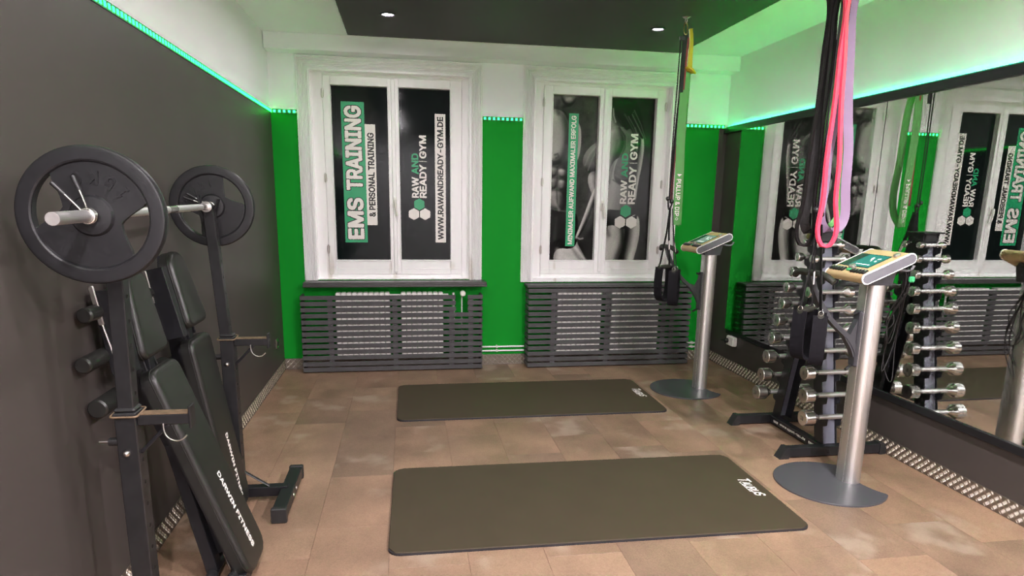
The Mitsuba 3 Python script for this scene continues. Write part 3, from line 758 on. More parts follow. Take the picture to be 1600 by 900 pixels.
def lettering_taurus(w, h):
    hs = [1.0, .72, .70, .70, .70, .86]; ms = []; x = 0
    ws = [.22, .17, .16, .16, .16, .17]
    for ch, hh, ww in zip('TAURUS', hs, ws):
        m = text(ch, w * ww * .93, h * hh, .0005, True)
        m.apply_translation([x, h * .0 if ch != 'T' else h * .0, 0]); x += w * ww * .97
        ms.append(m)
    t = cat(*ms)
    ul = extr(Polygon([(w * .22, -h * .10), (w * .78, -h * .10), (w * .80, -h * .03), (w * .24, -h * .03)]), .0005)
    t = cat(t, ul)
    v = t.vertices.copy(); v[:, 0] += .22 * v[:, 1]; t.vertices = v
    return t
mat('near black exercise mat with TAURUS lettering, in the middle of the floor', .884, 3.003, 1.965, .900, -.012, (1.768, 3.105))
mat('far black exercise mat with TAURUS lettering, in front of the radiators', .889, 4.712, 1.955, .860, -.004, (1.776, 4.852))

# ------------------------------------------------------------------ barbell, plates, clips, stands
BAR_A, BAR_B = np.array([-.842, 1.97, 1.440]), np.array([-.888, 3.20, 1.448])
bd = (BAR_B - BAR_A) / np.linalg.norm(BAR_B - BAR_A)
bxv = np.cross(bd, Z_); bxv /= np.linalg.norm(bxv); bzv = np.cross(bxv, bd)
def on_bar(s): return BAR_A + bd * s
LB = float(np.linalg.norm(BAR_B - BAR_A))
bar = thing('barbell', 'chrome barbell lying across the two black stands at the charcoal wall', 'barbell')
part(bar, 'shaft', rod(on_bar(.03), on_bar(LB - .03), .0135, n=24), 'chrome', 40)
part(bar, 'knurled_grip', rod(on_bar(.22), on_bar(.62), .0138, n=24), 'knurled_chrome', 40, label='knurled grip section')
part(bar, 'knurled_grip', rod(on_bar(.72), on_bar(1.08), .0138, n=24), 'knurled_chrome', 40, label='knurled grip section')
for a0, a1, sgn in ((.02, .055, -1), (LB - .065, LB - .03, 1)):
    part(bar, 'collar', rod(on_bar(a0), on_bar(a1), .024, n=24), 'chrome', 40)
for a0, a1 in ((-.250, .02), (LB - .02, LB + .25)):
    part(bar, 'sleeve', rod(on_bar(a0), on_bar(a1), .0165, n=24), 'brushed_aluminium', 40)

def hole_poly(phi):
    pr = [(-33, .143), (-29, .130), (-24, .108), (-17, .090), (-8, .078), (0, .073), (8, .078), (17, .090), (24, .108), (29, .130), (33, .143)]
    pts = [(r * math.cos(math.radians(phi + a)), r * math.sin(math.radians(phi + a))) for a, r in pr]
    pts += [(.143 * math.cos(math.radians(phi + a)), .143 * math.sin(math.radians(phi + a))) for a in np.linspace(29, -29, 13)]
    return Polygon(pts).buffer(-.003).buffer(.003)
def weight_plate(label, s, phi_text, holes, flip):
    k = thing('weight_plate', label, 'weight plate')
    prof = [(.0172, 0), (.0172, .040), (.030, .040), (.050, .037), (.054, .031), (.056, .027), (.138, .027), (.1415, .0265), (.143, .030), (.1445, .0335), (.149, .0362), (.176, .0362), (.182, .034), (.1855, .028), (.186, .018), (.1855, .009), (.182, .003), (.176, .001), (.149, .001), (.1445, .004), (.143, .007), (.138, .010), (.056, .010), (.050, .003), (.030, 0)]
    body = trimesh.creation.revolve(np.array(prof + [prof[0]]), sections=96)
    body.merge_vertices()
    if body.volume < 0: body.invert()
    for h in holes:
        c = extr(hole_poly(h), .06); c.apply_translation([0, 0, -.01])
        body = trimesh.boolean.difference([body, c], engine='manifold')
    # local: x right, y up, z towards the viewer (-bar direction)
    o = on_bar(s)
    ex, ey, ez = bxv, bzv, -bd
    part(k, 'disc', onto(body, o, ex, ey, ez), 'iron_plate', 28)
    ms = []
    for i, ch in enumerate('15KG'):
        ph = math.radians(phi_text + [-34, -12, 12, 36][i])
        w = {'1': .012, '5': .022, 'K': .026, 'G': .027}[ch]
        m = text(ch, w, .036, .0050, True)
        m.apply_translation([-w / 2, -.017, 0])
        up = np.array([-math.cos(ph), -math.sin(ph), 0]); rt = np.array([up[1], -up[0], 0])
        m = onto(m, np.array([.103 * math.cos(ph), .103 * math.sin(ph), .0265]), rt, up, Z_)
        ms.append(m)
    part(k, 'raised_lettering', onto(cat(*ms), o, ex, ey, ez), 'iron_plate')
    return k
weight_plate('near black iron 15KG weight plate with two cut-outs on the barbell', .0, 71, (162, -18), False)
weight_plate('far black iron 15KG weight plate with two cut-outs on the barbell', LB + .075, 127, (36, 216), False)
def spring_clip(label, s, a1, a2):
    k = thing('spring_clip', label, 'spring clip')
    th = np.linspace(0, 2 * math.pi * 3.2, 70)
    pts = np.array([on_bar(s - .018 * t / th[-1]) + (bxv * math.cos(t) + bzv * math.sin(t)) * .0195 for t in th])
    part(k, 'coil', tube(pts, .0032, 8), 'chrome', True)
    for j, a in enumerate((a1, a2)):
        r0 = bxv * math.cos(a) + bzv * math.sin(a)
        p0 = on_bar(s - .018 * j) + r0 * .0195
        q = spline([p0, p0 + r0 * .03 - bd * .006, p0 + r0 * .085 - bd * .012 - bxv * .006], 8)
        part(k, 'lever', tube(q, .0032, 8), 'chrome', True)
        part(k, 'lever_sleeve', tube([q[4], q[-1], q[-1] + (q[-1] - q[-2]) * .2], [.0058, .0058, .004], 10), 'black_plastic', 40)
spring_clip('chrome spring clip on the near barbell sleeve', -.046, math.radians(100), math.radians(126))
spring_clip('chrome spring clip inside the far weight plate', LB + .024, math.radians(148), math.radians(158))

def squat_stand(label, px, py, lean_top, ztop, foot_dir):
    k = thing('squat_stand', label, 'squat stand')
    zj = .845
    low = bx(px - .030, px + .030, py - .030, py + .030, .035, zj, .003)
    part(k, 'lower_post', low, 'black_steel_worn')
    tp = np.array([lean_top, py, ztop])
    p0 = np.array([px, py, zj - .10])
    part(k, 'upper_post', beam(p0, tp, .046, .046, up=Y_, c=.003), 'black_steel_worn')
    hs = []
    for z in np.arange(.16, .70, .075):
        hs.append(onto(lathe([(0, .0012), (.0065, .0012), (.0065, 0)], 12), [px + .0295, py - .004, z], Y_, Z_, X_))
    for z in np.arange(.90, ztop - .05, .075):
        t = (z - p0[2]) / (ztop - p0[2]); c = p0 + (tp - p0) * t
        hs.append(onto(lathe([(0, .0012), (.0062, .0012), (.0062, 0)], 12), [c[0] + .0225, py, z], Y_, Z_, X_))
    for h_ in hs: part(k, 'adjustment_hole', h_, 'band_black', 40)
    # bar cradle
    cr = cat(bx(tp[0] - .030, tp[0] + .030, py - .022, py + .022, ztop - .026, ztop - .020, .002),
             beam([tp[0] - .028, py, ztop - .024], [tp[0] - .040, py, ztop + .045], .044, .006, up=X_), beam([tp[0] + .028, py, ztop - .024], [tp[0] + .046, py, ztop + .030], .044, .006, up=X_))
    part(k, 'bar_cradle', cr, 'black_steel', 30)
    # collar with wire ring, safety arm, pin, bolt
    part(k, 'collar', cat(bx(px - .033, px + .033, py - .033, py + .033, zj - .018, zj, .003), bx(px - .031, px + .031, py - .031, py + .031, zj, zj + .014, .006)), 'black_plastic')
    ring = np.array([[px + x, py + y, zj - .010 + .10 * (y + .036)] for x, y in round_poly(.078, .078, .010, 3).exterior.coords[:-1]])
    part(k, 'wire_ring', tube(ring, .0034, 8, closed=True), 'tan_worn_steel', True, label='worn wire ring')
    az = zj - .045
    part(k, 'safety_arm', cat(bx(px + .030, px + .185, py - .020, py + .020, az, az + .034, .003)), 'black_steel_worn')
    part(k, 'arm_top', bx(px + .034, px + .180, py - .019, py + .019, az + .034, az + .037), 'tan_worn_steel', label='scraped arm top')
    part(k, 'arm_end_plate', bx(px + .180, px + .187, py - .024, py + .024, az - .014, az + .058, .002), 'black_steel_worn')
    part(k, 'arm_brace', beam([px + .030, py - .012, az - .09], [px + .118, py - .012, az], .005, .012), 'black_steel')
    part(k, 'arm_wire', tube(spline([[px + .105, py - .022, az + .006], [px + .118, py - .026, az - .040], [px + .150, py - .026, az - .050], [px + .172, py - .024, az - .034]], 14), .0026, 8), 'steel_plain', True)
    part(k, 'pull_pin', cat(rod([px - .030, py, .745], [px - .062, py, .745], .013, n=16)), 'black_plastic', 40)
    part(k, 'pin_tip', rod([px - .062, py, .745], [px - .092, py, .745], .0045, n=10), 'steel_plain', 40)
    part(k, 'bolt', onto(lathe([(0, .012), (.006, .011), (.011, .006), (.011, 0)], 8), [px - .004, py - .030, .715], X_, Z_, -Y_), 'steel_plain', 50)
    # foot
    xf = px + .235
    part(k, 'base_beam', bx(px - .03, xf, py - .024, py + .024, .028, .078, .003), 'black_steel')
    part(k, 'gusset', beam([px + .028, py - .010, .165], [px + .150, py - .010, .078], .022, .006), 'black_steel_worn')
    part(k, 'foot_bar', bx(xf - .032, xf + .032, py - .235, py + .235, .012, .070, .004), 'black_steel')
    for sy in (-1, 1):
        ye = py + sy * .235
        cap = [bx(xf - .036, xf + .036, min(ye, ye + sy * .03), max(ye, ye + sy * .03), .0, .074, .005)]
        for j in range(6):
            cap.append(bx(xf - .034 + j * .0125, xf - .028 + j * .0125, ye + sy * .030 - .001, ye + sy * .030 + .001, .006, .068))
        part(k, 'foot_cap', cat(*cap), 'black_plastic', label='ribbed plastic foot cap')
    for dy in (-.05, .03): part(k, 'foot_bolt', onto(lathe([(0, .008), (.006, .007), (.009, .003), (.009, 0)], 10), [xf + .032, py + dy, .044], Y_, Z_, X_), 'steel_plain', 50)
    return k
squat_stand('near black squat stand post, cut off by the picture bottom', -.860, 2.075, -.846, 1.4465, 1)
squat_stand('far black squat stand with its foot bar out on the floor', -.848, 3.185, -.888, 1.4540, 1)

# ------------------------------------------------------------------ weight benches leaning on the wall
def weight_bench(label, y0, prof, text_z, width=.275):
    """prof: (x, z) of the pad face: long pad bottom, long pad top, seat bottom, seat top."""
    k = thing('weight_bench', label, 'weight bench')
    yc = y0 + width / 2
    def pad(name, a, b, w0, w1, r0, r1, t=.056):
        a, b = np.array([a[0], yc, a[1]]), np.array([b[0], yc, b[1]])
        d = b - a; L = np.linalg.norm(d); d /= L
        nrm = np.cross(Y_, d); nrm = nrm if nrm[0] > 0 else -nrm
        pts = [(w0 / 2 - r0, 0), (-(w0 / 2 - r0), 0)]
        poly = shapely.union_all([Point(-(w0 / 2 - r0), r0).buffer(r0), Point(w0 / 2 - r0, r0).buffer(r0), Point(-(w1 / 2 - r1), L - r1).buffer(r1), Point(w1 / 2 - r1, L - r1).buffer(r1)]).convex_hull
        m = cushion(poly, t, .020, 5)
        ex = np.cross(d, nrm)
        o = a - nrm * t
        part(k, name, onto(m, o, ex, d, nrm), 'vinyl', 50)
        seam = [p for p in poly.buffer(-.0005).exterior.coords][::2]
        sm = tube(np.array([o + ex * p[0] + d * p[1] + nrm * .033 for p in seam]) , .0022, 6, closed=True)
        part(k, name + '_seam', sm, 'vinyl', True)
        bk = cushion(poly.buffer(-.012), .012, .002, 2)
        part(k, name + '_board', onto(bk, o - nrm * .012, ex, d, nrm), 'black_steel', 40)
        return a, b, d, nrm
    (A, B, C, D) = prof
    a, b, d, nrm = pad('back_pad', A, B, .262, width - .015, .075, .045)
    lw = .345
    tz = text_z
    c0 = a + d * ((tz - a[2]) / d[2])
    m = text('DARWIN FITNESS', lw, .030, .0006, True, .002)
    part(k, 'lettering', onto(m, c0 + nrm * .0003 - Y_ * .020, -d, Y_, nrm), 'print_white', label='white lettering')
    c, e, d2, n2 = pad('seat_pad', C, D, width - .045, .175, .035, .075)
    # frame behind the pads
    off = .105
    p_lo, p_hi = a - nrm * off + d * .10, b - nrm * off + d * .02
    part(k, 'main_rail', beam(p_lo, p_hi, .050, .050, up=nrm), 'black_steel')
    s_lo, s_hi = c - n2 * .100 - d2 * .02, e - n2 * .098 - d2 * .03
    s_lo, s_hi = c - n2 * .062 - d2 * .02 - Y_ * (width / 2 + .015), e - n2 * .052 - d2 * .05 - Y_ * (width / 2 + .015)
    part(k, 'seat_rail', beam(s_lo, s_hi, .050, .078, up=n2), 'black_steel')
    part(k, 'seat_bracket', cat(*[beam(c - n2 * .066 + Y_ * s * .045 - d2 * .04, c - n2 * .066 + Y_ * s * .045 + d2 * .20, .006, .035, up=n2) for s in (-1, 1)]), 'black_steel')
    part(k, 'hinge', cat(rod(b - nrm * .07 - Y_ * .07 + d * .012, b - nrm * .07 + Y_ * .07 + d * .012, .011), *[beam(b - nrm * .07 + Y_ * s * .05 - d * .09, c - n2 * .06 + Y_ * s * .05 + d2 * .06, .006, .030, up=nrm) for s in (-1, 1)]), 'black_steel_worn', 40)
    zf = .03
    # rear leg, folded down behind the pad to the floor
    xl = max(A[0] - .235, XL + .075)
    part(k, 'rear_leg', beam(b - nrm * off - d * .30, [A[0] - .165, yc - .055, .045], .044, .060, up=Y_), 'black_steel')
    part(k, 'rear_leg', beam(b - nrm * off - d * .30 + Y_ * .1, [A[0] - .165, yc + .085, .045], .044, .050, up=Y_), 'black_steel')
    part(k, 'rear_foot', cat(rod([A[0] - .165, yc - .115, .038], [A[0] - .165, yc + .115, .038], .019, n=16)), 'black_steel', 40)
    part(k, 'foot_cap', cat(rod([A[0] - .165, yc - .125, .038], [A[0] - .165, yc - .085, .038], .022, n=16), rod([A[0] - .165, yc + .085, .038], [A[0] - .165, yc + .125, .038], .022, n=16)), 'black_plastic', 40)
    part(k, 'bottom_crossbar', beam([A[0] - .055, yc - .13, .028], [A[0] - .055, yc + .13, .028], .05, .05, up=Z_), 'black_steel')
    part(k, 'adjuster_ladder', beam(a - nrm * .085 + d * .42, [A[0] - .075, yc - .02, .06], .030, .008, up=nrm), 'black_steel')
    part(k, 'adjuster_rod', cat(rod(a - nrm * .07 + d * .34 - Y_ * .07, [A[0] - .10, yc - .075, .05], .0035, n=8), rod(a - nrm * .07 + d * .34 - Y_ * .07, [A[0] - .045, yc - .085, .075], .0035, n=8)), 'steel_plain', 40)
    part(k, 'release_knob', cat(rod([A[0] - .075, yc - .085, .060], [A[0] - .075, yc - .135, .056], .0145, n=14)), 'chrome', 40, label='chrome knob')
    part(k, 'knob_grip', rod([A[0] - .075, yc - .135, .056], [A[0] - .075, yc - .165, .054], .020, n=14), 'black_plastic', 40)
    # leg hold with foam rollers on the wall side
    pst0, pst1 = np.array([XL + .062, yc, 1.175]), np.array([XL + .052 + .02, yc, .72])
    part(k, 'leg_hold_post', beam([XL + .062, yc - .02, 1.19], [XL + .115, yc - .02, .66], .050, .090, up=X_), 'black_steel')
    part(k, 'adjusting_bar', cat(beam([XL + .030, yc - .185, 1.195], [XL + .052, yc - .185, 1.06], .010, .018, up=X_), rod([XL + .052, yc - .185, 1.07], [XL + .080, yc - .185, .95], .004, n=8)), 'steel_plain', 40, label='notched chrome adjusting bar')
    part(k, 'end_posts', cat(bx(XL + .040, XL + .050, yc - .06, yc - .052, 1.17, 1.245), bx(XL + .060, XL + .072, yc + .015, yc + .027, 1.17, 1.255)), 'black_steel')
    for z, x, r, s_ in ((1.105, XL + .034, .026, -.262), (.950, XL + .036, .027, -.315), (.785, XL + .040, .033, -.262)):
        part(k, 'roller_bar', rod([x, yc + s_ + .02, z], [x, yc + .10, z], .010, n=12), 'black_steel', 40)
        for s0, s1 in ((s_, s_ + .17),):
            q = lathe([(0, 0), (r - .006, 0), (r, .006), (r, abs(s1 - s0) - .006), (r - .006, abs(s1 - s0)), (0, abs(s1 - s0))], 28)
            part(k, 'foam_roller', onto(q, [x, yc + s0, z], X_, -Z_, Y_), 'vinyl', 40)
        part(k, 'roller_bracket', beam([x, yc - .005, z], [XL + .115, yc - .005, z + .03], .035, .012, up=Z_), 'black_steel')
    return k
weight_bench('near black weight bench leaning folded against the charcoal wall', 2.405, ((-.612, .040), (-.906, .880), (-.922, .915), (-.978, 1.235)), .435)
weight_bench('far black weight bench leaning folded against the charcoal wall', 2.862, ((-.776, .052), (-.908, .890), (-.905, .945), (-.984, 1.262)), .430)

# ------------------------------------------------------------------ training consoles
def console(label, dx, dy, scr, scr_label):
    k = thing('training_console', label, 'training console')
    O = np.array([dx, dy, 0.0])
    # crescent base plate
    c = Point(2.265, 3.005).buffer(.285, quad_segs=32).difference(Point(2.690, 2.985).buffer(.262, quad_segs=32))
    c = c.buffer(-.008).buffer(.008)
    bp = cushion(c, .010, .003, 3); bp.apply_translation(O)
    part(k, 'base_plate', bp, 'base_plate_coat', 35)
    # column, an oval aluminium profile with slots
    u = np.linspace(0, 2 * math.pi, 64, endpoint=False)
    e = 2.6
    pts = np.c_[.052 * np.sign(np.cos(u)) * np.abs(np.cos(u)) ** (2 / e), .064 * np.sign(np.sin(u)) * np.abs(np.sin(u)) ** (2 / e)]
    col = Polygon(pts)
    for sx_, sy_ in ((.034, -.060), (-.034, -.060), (.034, .060), (-.034, .060), (-.052, .030), (-.052, -.030)):
        col = col.difference(Point(sx_, sy_).buffer(.0042, quad_segs=3))
    m = extr(col, 1.105 - .010); m.apply_translation(O + [2.392, 3.025, .010])
    part(k, 'column', m, 'brushed_aluminium', 25)
    # housing: tilted, users stand on the -x side
    W2, t = .150, .052
    p_lo, p_hi = np.array([2.215, 3.025, 1.160]), np.array([2.482, 3.025, 1.276])
    s = p_hi - p_lo; L = np.linalg.norm(s); s /= L
    n = np.cross(s, Y_); n = n if n[2] > 0 else -n
    def on_top(mesh, a, b, h=0.0):
        """a: up the slope from the lower lip, b: along +y from the middle"""
        return onto(mesh, O + p_lo + s * a + Y_ * b + n * h, s, Y_, n)
    body = shapely.union_all([Point(t * .35, -t * .5).buffer(t * .5), Point(L - t * .4, -t * .5).buffer(t * .5)]).convex_hull
    hb = extr(body, 2 * W2 - .016)
    part(k, 'housing', onto(hb, O + p_lo + Y_ * (W2 - .008), s, n, -Y_), 'console_cream', 35)
    for sg in (-1, 1):
        o = O + p_lo + Y_ * sg * (W2 - .008)
        ez = Y_ * sg
        part(k, 'side_trim', onto(extr(body.buffer(.003), .006), o, s, n, ez), 'console_white', 35, label='white side trim')
        part(k, 'side_panel', onto(extr(body.buffer(-.0045), .0095), o, s, n, ez), 'console_side', 35, label='grey side panel')
    part(k, 'top_face', on_top(bx(.030, L - .020, -W2 + .012, W2 - .012, 0, .0025, .001), 0, 0), 'console_cream')
    part(k, 'screen_bezel', on_top(bx(.070, .215, -.092, .130, .0, .0045, .001), 0, 0), 'screen_dark')
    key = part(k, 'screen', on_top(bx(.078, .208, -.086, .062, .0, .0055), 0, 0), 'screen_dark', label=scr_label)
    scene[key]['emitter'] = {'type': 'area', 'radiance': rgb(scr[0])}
    part(k, 'side_display', on_top(bx(.078, .208, .072, .124, .0, .0052), 0, 0), 'screen_dark')
    rr = random.Random(4); ms = []
    for j in range(9):
        aa, bb, r = rr.uniform(.135, .175), rr.uniform(-.065, .005), rr.uniform(.004, .010)
        ms.append(on_top(extr(Point(0, 0).buffer(r, quad_segs=2), .0062), aa, bb))
    ms.append(on_top(bx(.095, .103, -.07, .03, 0, .0062), 0, 0))
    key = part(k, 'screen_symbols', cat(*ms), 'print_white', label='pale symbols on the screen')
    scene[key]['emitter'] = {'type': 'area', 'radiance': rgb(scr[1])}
    for sg in (-1, 1):
        for j in range(5):
            b = sg * (.036 + j * .0225)
            part(k, 'button', on_top(cat(bx(.014, .046, b - .0075, b + .0075, -.004, .011, .0025)), 0, 0), 'button_dark')
            part(k, 'button_cap', on_top(bx(.030, .043, b - .0055, b + .0055, .010, .0135, .001), 0, 0), 'button_metal')
    part(k, 'start_button', on_top(bx(.024, .052, -.016, .014, -.002, .009, .004), 0, 0), 'button_green', label='green button')
    kn = lathe([(0, .018), (.014, .018), (.017, .015), (.018, 0)], 24)
    part(k, 'dial', on_top(kn, .055, -.002, .004), 'button_metal', 40)
    part(k, 'dial', on_top(cat(bx(-.016, .016, -.012, .012, 0, .018, .006)), .225, -.112, .0), 'button_metal', 40)
    br = Polygon([(2.30, 1.135), (2.455, 1.205), (2.470, 1.180), (2.452, 1.100), (2.332, 1.100)])
    part(k, 'head_bracket', onto(extr(br, .13), O + [0, 3.09, 0], X_, Z_, -Y_), 'arm_gray')
    part(k, 'cable_hook', tube(spline([O + [2.462, 2.955, 1.185], O + [2.500, 2.945, 1.178], O + [2.535, 2.942, 1.184], O + [2.545, 2.940, 1.205]], 12), .007, 8), 'console_side', True)
    # curved arm with the grip bar
    arm = spline([O + [2.335, 3.025, .735], O + [2.300, 3.025, .795], O + [2.200, 3.025, .885], O + [2.105, 3.025, .995], O + [2.050, 3.025, 1.10], O + [2.035, 3.025, 1.150]], 26)
    wv = np.linspace(.046, .030, 26)
    part(k, 'arm', ribbon(arm, wv, .024, Y_), 'arm_gray', 40)
    part(k, 'arm_mount', cat(bx(2.322 + dx, 2.345 + dx, 2.995 + dy, 3.055 + dy, .660, .960, .008),
                             onto(extr(Polygon([(2.33, .69), (2.33, .93), (2.285, .835), (2.25, .862), (2.235, .850), (2.30, .755)]), .036), O + [0, 3.043, 0], X_, Z_, -Y_)), 'arm_gray', 30)
    part(k, 'mount_peg', cat(rod(O + [2.325, 3.025, .665], O + [2.275, 3.0, .650], .007, n=10), rod(O + [2.325, 3.025, .945], O + [2.290, 3.0, .952], .008, n=10)), 'black_plastic', 40)
    gb = spline([O + [2.055, 2.865, 1.128], O + [2.040, 2.90, 1.150], O + [2.032, 3.025, 1.160], O + [2.040, 3.15, 1.150], O + [2.055, 3.19, 1.132]], 24)
    part(k, 'grip_bar', tube(gb, [.016] * 2 + [.017] * 20 + [.016] * 2, 14), 'grip_rubber', 40)
    return k
console('near training console on an aluminium column with a glowing teal screen', 0, 0, ((.010, .26, .22), (.45, .75, .70)), 'glowing teal screen')
console('far training console on an aluminium column whose grey screen glow is a painted reflection', -.032, 1.822, ((.22, .26, .25), (.50, .55, .54)), 'pale grey screen')  # far screen: its grey reflection is put in as emission
# cables hanging from the near console
cb = thing('cable_bundle', 'black electrode cables hanging behind the column of the near console', 'cables')
rr = random.Random(11)
for j in range(4):
    x, y = 2.505 + rr.uniform(0, .03), 2.945 + rr.uniform(-.02, .03)
    pts = [[x, y, 1.19], [x + rr.uniform(-.01, .02), y - .01, 1.10]]
    zb = rr.uniform(.50, .80)
    for q in range(4):
        pts.append([x - .03 + rr.uniform(-.018, .018), y + .03 + rr.uniform(-.02, .03), 1.0 + (zb - 1.0) * (q + 1) / 4])
    pts += [[x + .02, y + .05, zb + .12], [x + .01 + rr.uniform(-.01, .02), y + .02, 1.0], [x + .004, y + .004, 1.19]]
    part(cb, 'cable', tube(spline(pts, 50), .0032, 6), 'band_black', True)
part(cb, 'clip', bx(2.515, 2.545, 2.915, 2.935, 1.120, 1.150, .006), 'button_green', label='green cable clip')

# ------------------------------------------------------------------ dumbbell rack with twenty chrome dumbbells
RX, RY = 2.535, 3.680
rk = thing('dumbbell_rack', 'black A-frame dumbbell rack with pale grey faces beside the mirror', 'dumbbell rack')
for yb in (3.385, 3.985):
    part(rk, 'foot_beam', bx(2.235, 2.850, yb - .028, yb + .028, .008, .066, .003), 'rack_steel')
    cap = Polygon([(0, 0), (.058, 0), (.058, .058), (.035, .058)])
    part(rk, 'foot_cap', onto(extr(Polygon([(0, 0), (.062, 0), (.062, .070), (.040, .070)]), .064), [2.182, yb + .032, .0], X_, Z_, -Y_), 'black_plastic')
    part(rk, 'foot_cap', onto(extr(Polygon([(0, 0), (.040, 0), (.040, .04), (.030, .070), (0, .070)]), .064), [2.848, yb + .032, .0], X_, Z_, -Y_), 'black_plastic')
    part(rk, 'bolt', onto(lathe([(0, .005), (.006, .004), (.008, 0)], 10), [2.50, yb - .028, .036], X_, Z_, -Y_), 'rack_steel', 40)
part(rk, 'base_link', bx(2.470, 2.520, 3.413, 3.957, .012, .064, .003), 'rack_steel')
for t, a, b in (('WWW.SPORT-TEC.DE', 3.835, 3.545),):
    m = text(t.lower(), a - b, .022, .0006, True)
    part(rk, 'lettering', onto(m, [2.4698, a, .028], -Y_, Z_, -X_), 'print_white', label='small white web address')
part(rk, 'lettering_dashes', cat(*[bx(2.4694, 2.4699, y, y + .009, .030, .046) for y in (3.46, 3.474, 3.488, 3.502, 3.86, 3.874, 3.888, 3.902)]), 'print_white', label='white marks')
ROWS = [1.262, 1.177, 1.082, .980, .873, .757, .632, .502, .368, .236]
LENS = [.190, .240, .278, .300, .316, .332, .350, .366, .382, .395]
HEAD = [.021, .026, .030, .033, .0355, .038, .0405, .043, .0455, .048]
def face_y(z): return 3.405 + (z - .06) * .205       # front of the near panel
for sg, nm in ((-1, 'near'), (1, 'far')):
    z0, z1 = .062, 1.335
    y0, y1 = face_y(z0) - RY, face_y(z1) - RY       # negative offsets
    def at(x, off, z): return [RX + x, RY + (-sg) * (face_y(z) - RY) + sg * off, z]
    pn = beam(at(0, -.004, z0), at(0, -.004, z1), .082, .008, up=Y_, c=.002)
    part(rk, 'panel', pn, 'rack_face', label='pale grey front panel')
    for sx in (-1, 1):
        # zigzag flange with a cradle below every dumbbell
        prof = [(z0, -.075)]
        prof += [(z0, .008)]
        for z, hr in sorted(zip(ROWS, HEAD)):
            prof += [(z - .064, .008), (z - .048, .046), (z - .006, .058), (z - .011, .047), (z - .0165, .030), (z - .011, .014), (z + .012, .008)]
        prof += [(z1, .010), (z1, -.075)]
        pg = Polygon([(f + 0.0, z) for z, f in prof]).buffer(0)
        m = extr(pg, .006)
        v = m.vertices.copy(); w = v.copy()
        w[:, 0] = RX + sx * .045 + (v[:, 2] - .003)
        w[:, 1] = RY - sg * (face_y(v[:, 1]) - RY) + sg * v[:, 0]
        w[:, 2] = v[:, 1]
        m = trimesh.Trimesh(w, m.faces, process=False)
        if m.volume < 0: m.invert()
        part(rk, 'cradle_flange', m, 'rack_steel')
part(rk, 'top_cap', cat(bx(RX - .075, RX + .075, RY - .075, RY + .075, 1.332, 1.342, .003), bx(RX - .056, RX + .056, RY - .05, RY + .05, 1.28, 1.335, .002)), 'rack_steel')
ORD = ['topmost and smallest', 'second from the top', 'third from the top', 'fourth from the top', 'fifth from the top', 'sixth from the top', 'seventh from the top', 'eighth from the top', 'ninth from the top', 'lowest and largest']
for sg, side in ((-1, 'near'), (1, 'far')):
    for i, (z, L, hr) in enumerate(zip(ROWS, LENS, HEAD)):
        k = thing('dumbbell', f'chrome dumbbell, {ORD[i]} on the {side} face of the rack', 'dumbbell', f'chrome dumbbells on the {side} face of the rack')
        yy = RY - sg * (face_y(z) - RY) + sg * .030
        hl = .045 + .058 * (i / 9)
        hr2 = .0115 + .003 * i / 9
        gx = L / 2 - hl
        hp = [(hr2, -gx), (hr2 + .0015, -gx * .5), (hr2 + .002, 0), (hr2 + .0015, gx * .5), (hr2, gx)]
        part(k, 'handle', onto(lathe(hp, 20), [RX, yy, z], Y_, Z_, X_), 'knurled_chrome', 40)
        for s in (-1, 1):
            c = hl * .38
            prof = [(hr2, -.004), (hr2 + .002, 0), (hr, c), (hr + .0008, c + .002), (hr + .0008, hl - .006), (hr - .003, hl - .001), (hr - .006, hl), (0, hl)]
            h = part(k, 'head', onto(lathe(prof, 40), [RX + s * gx, yy, z], Y_ * s, Z_, X_ * s), 'chrome', 30)
            m = text(str(i + 1), (.35 if i < 9 else .62) * hr, .55 * hr, .0008, True)
            cen = (m.bounds[0] + m.bounds[1]) / 2; m.apply_translation([-cen[0], -cen[1], 0])
            part(h, 'number', onto(m, [RX + s * (gx + hl), yy, z], -Y_ * s * -1 if False else (-Y_ if s < 0 else Y_), Z_, X_ * s), 'rack_steel')

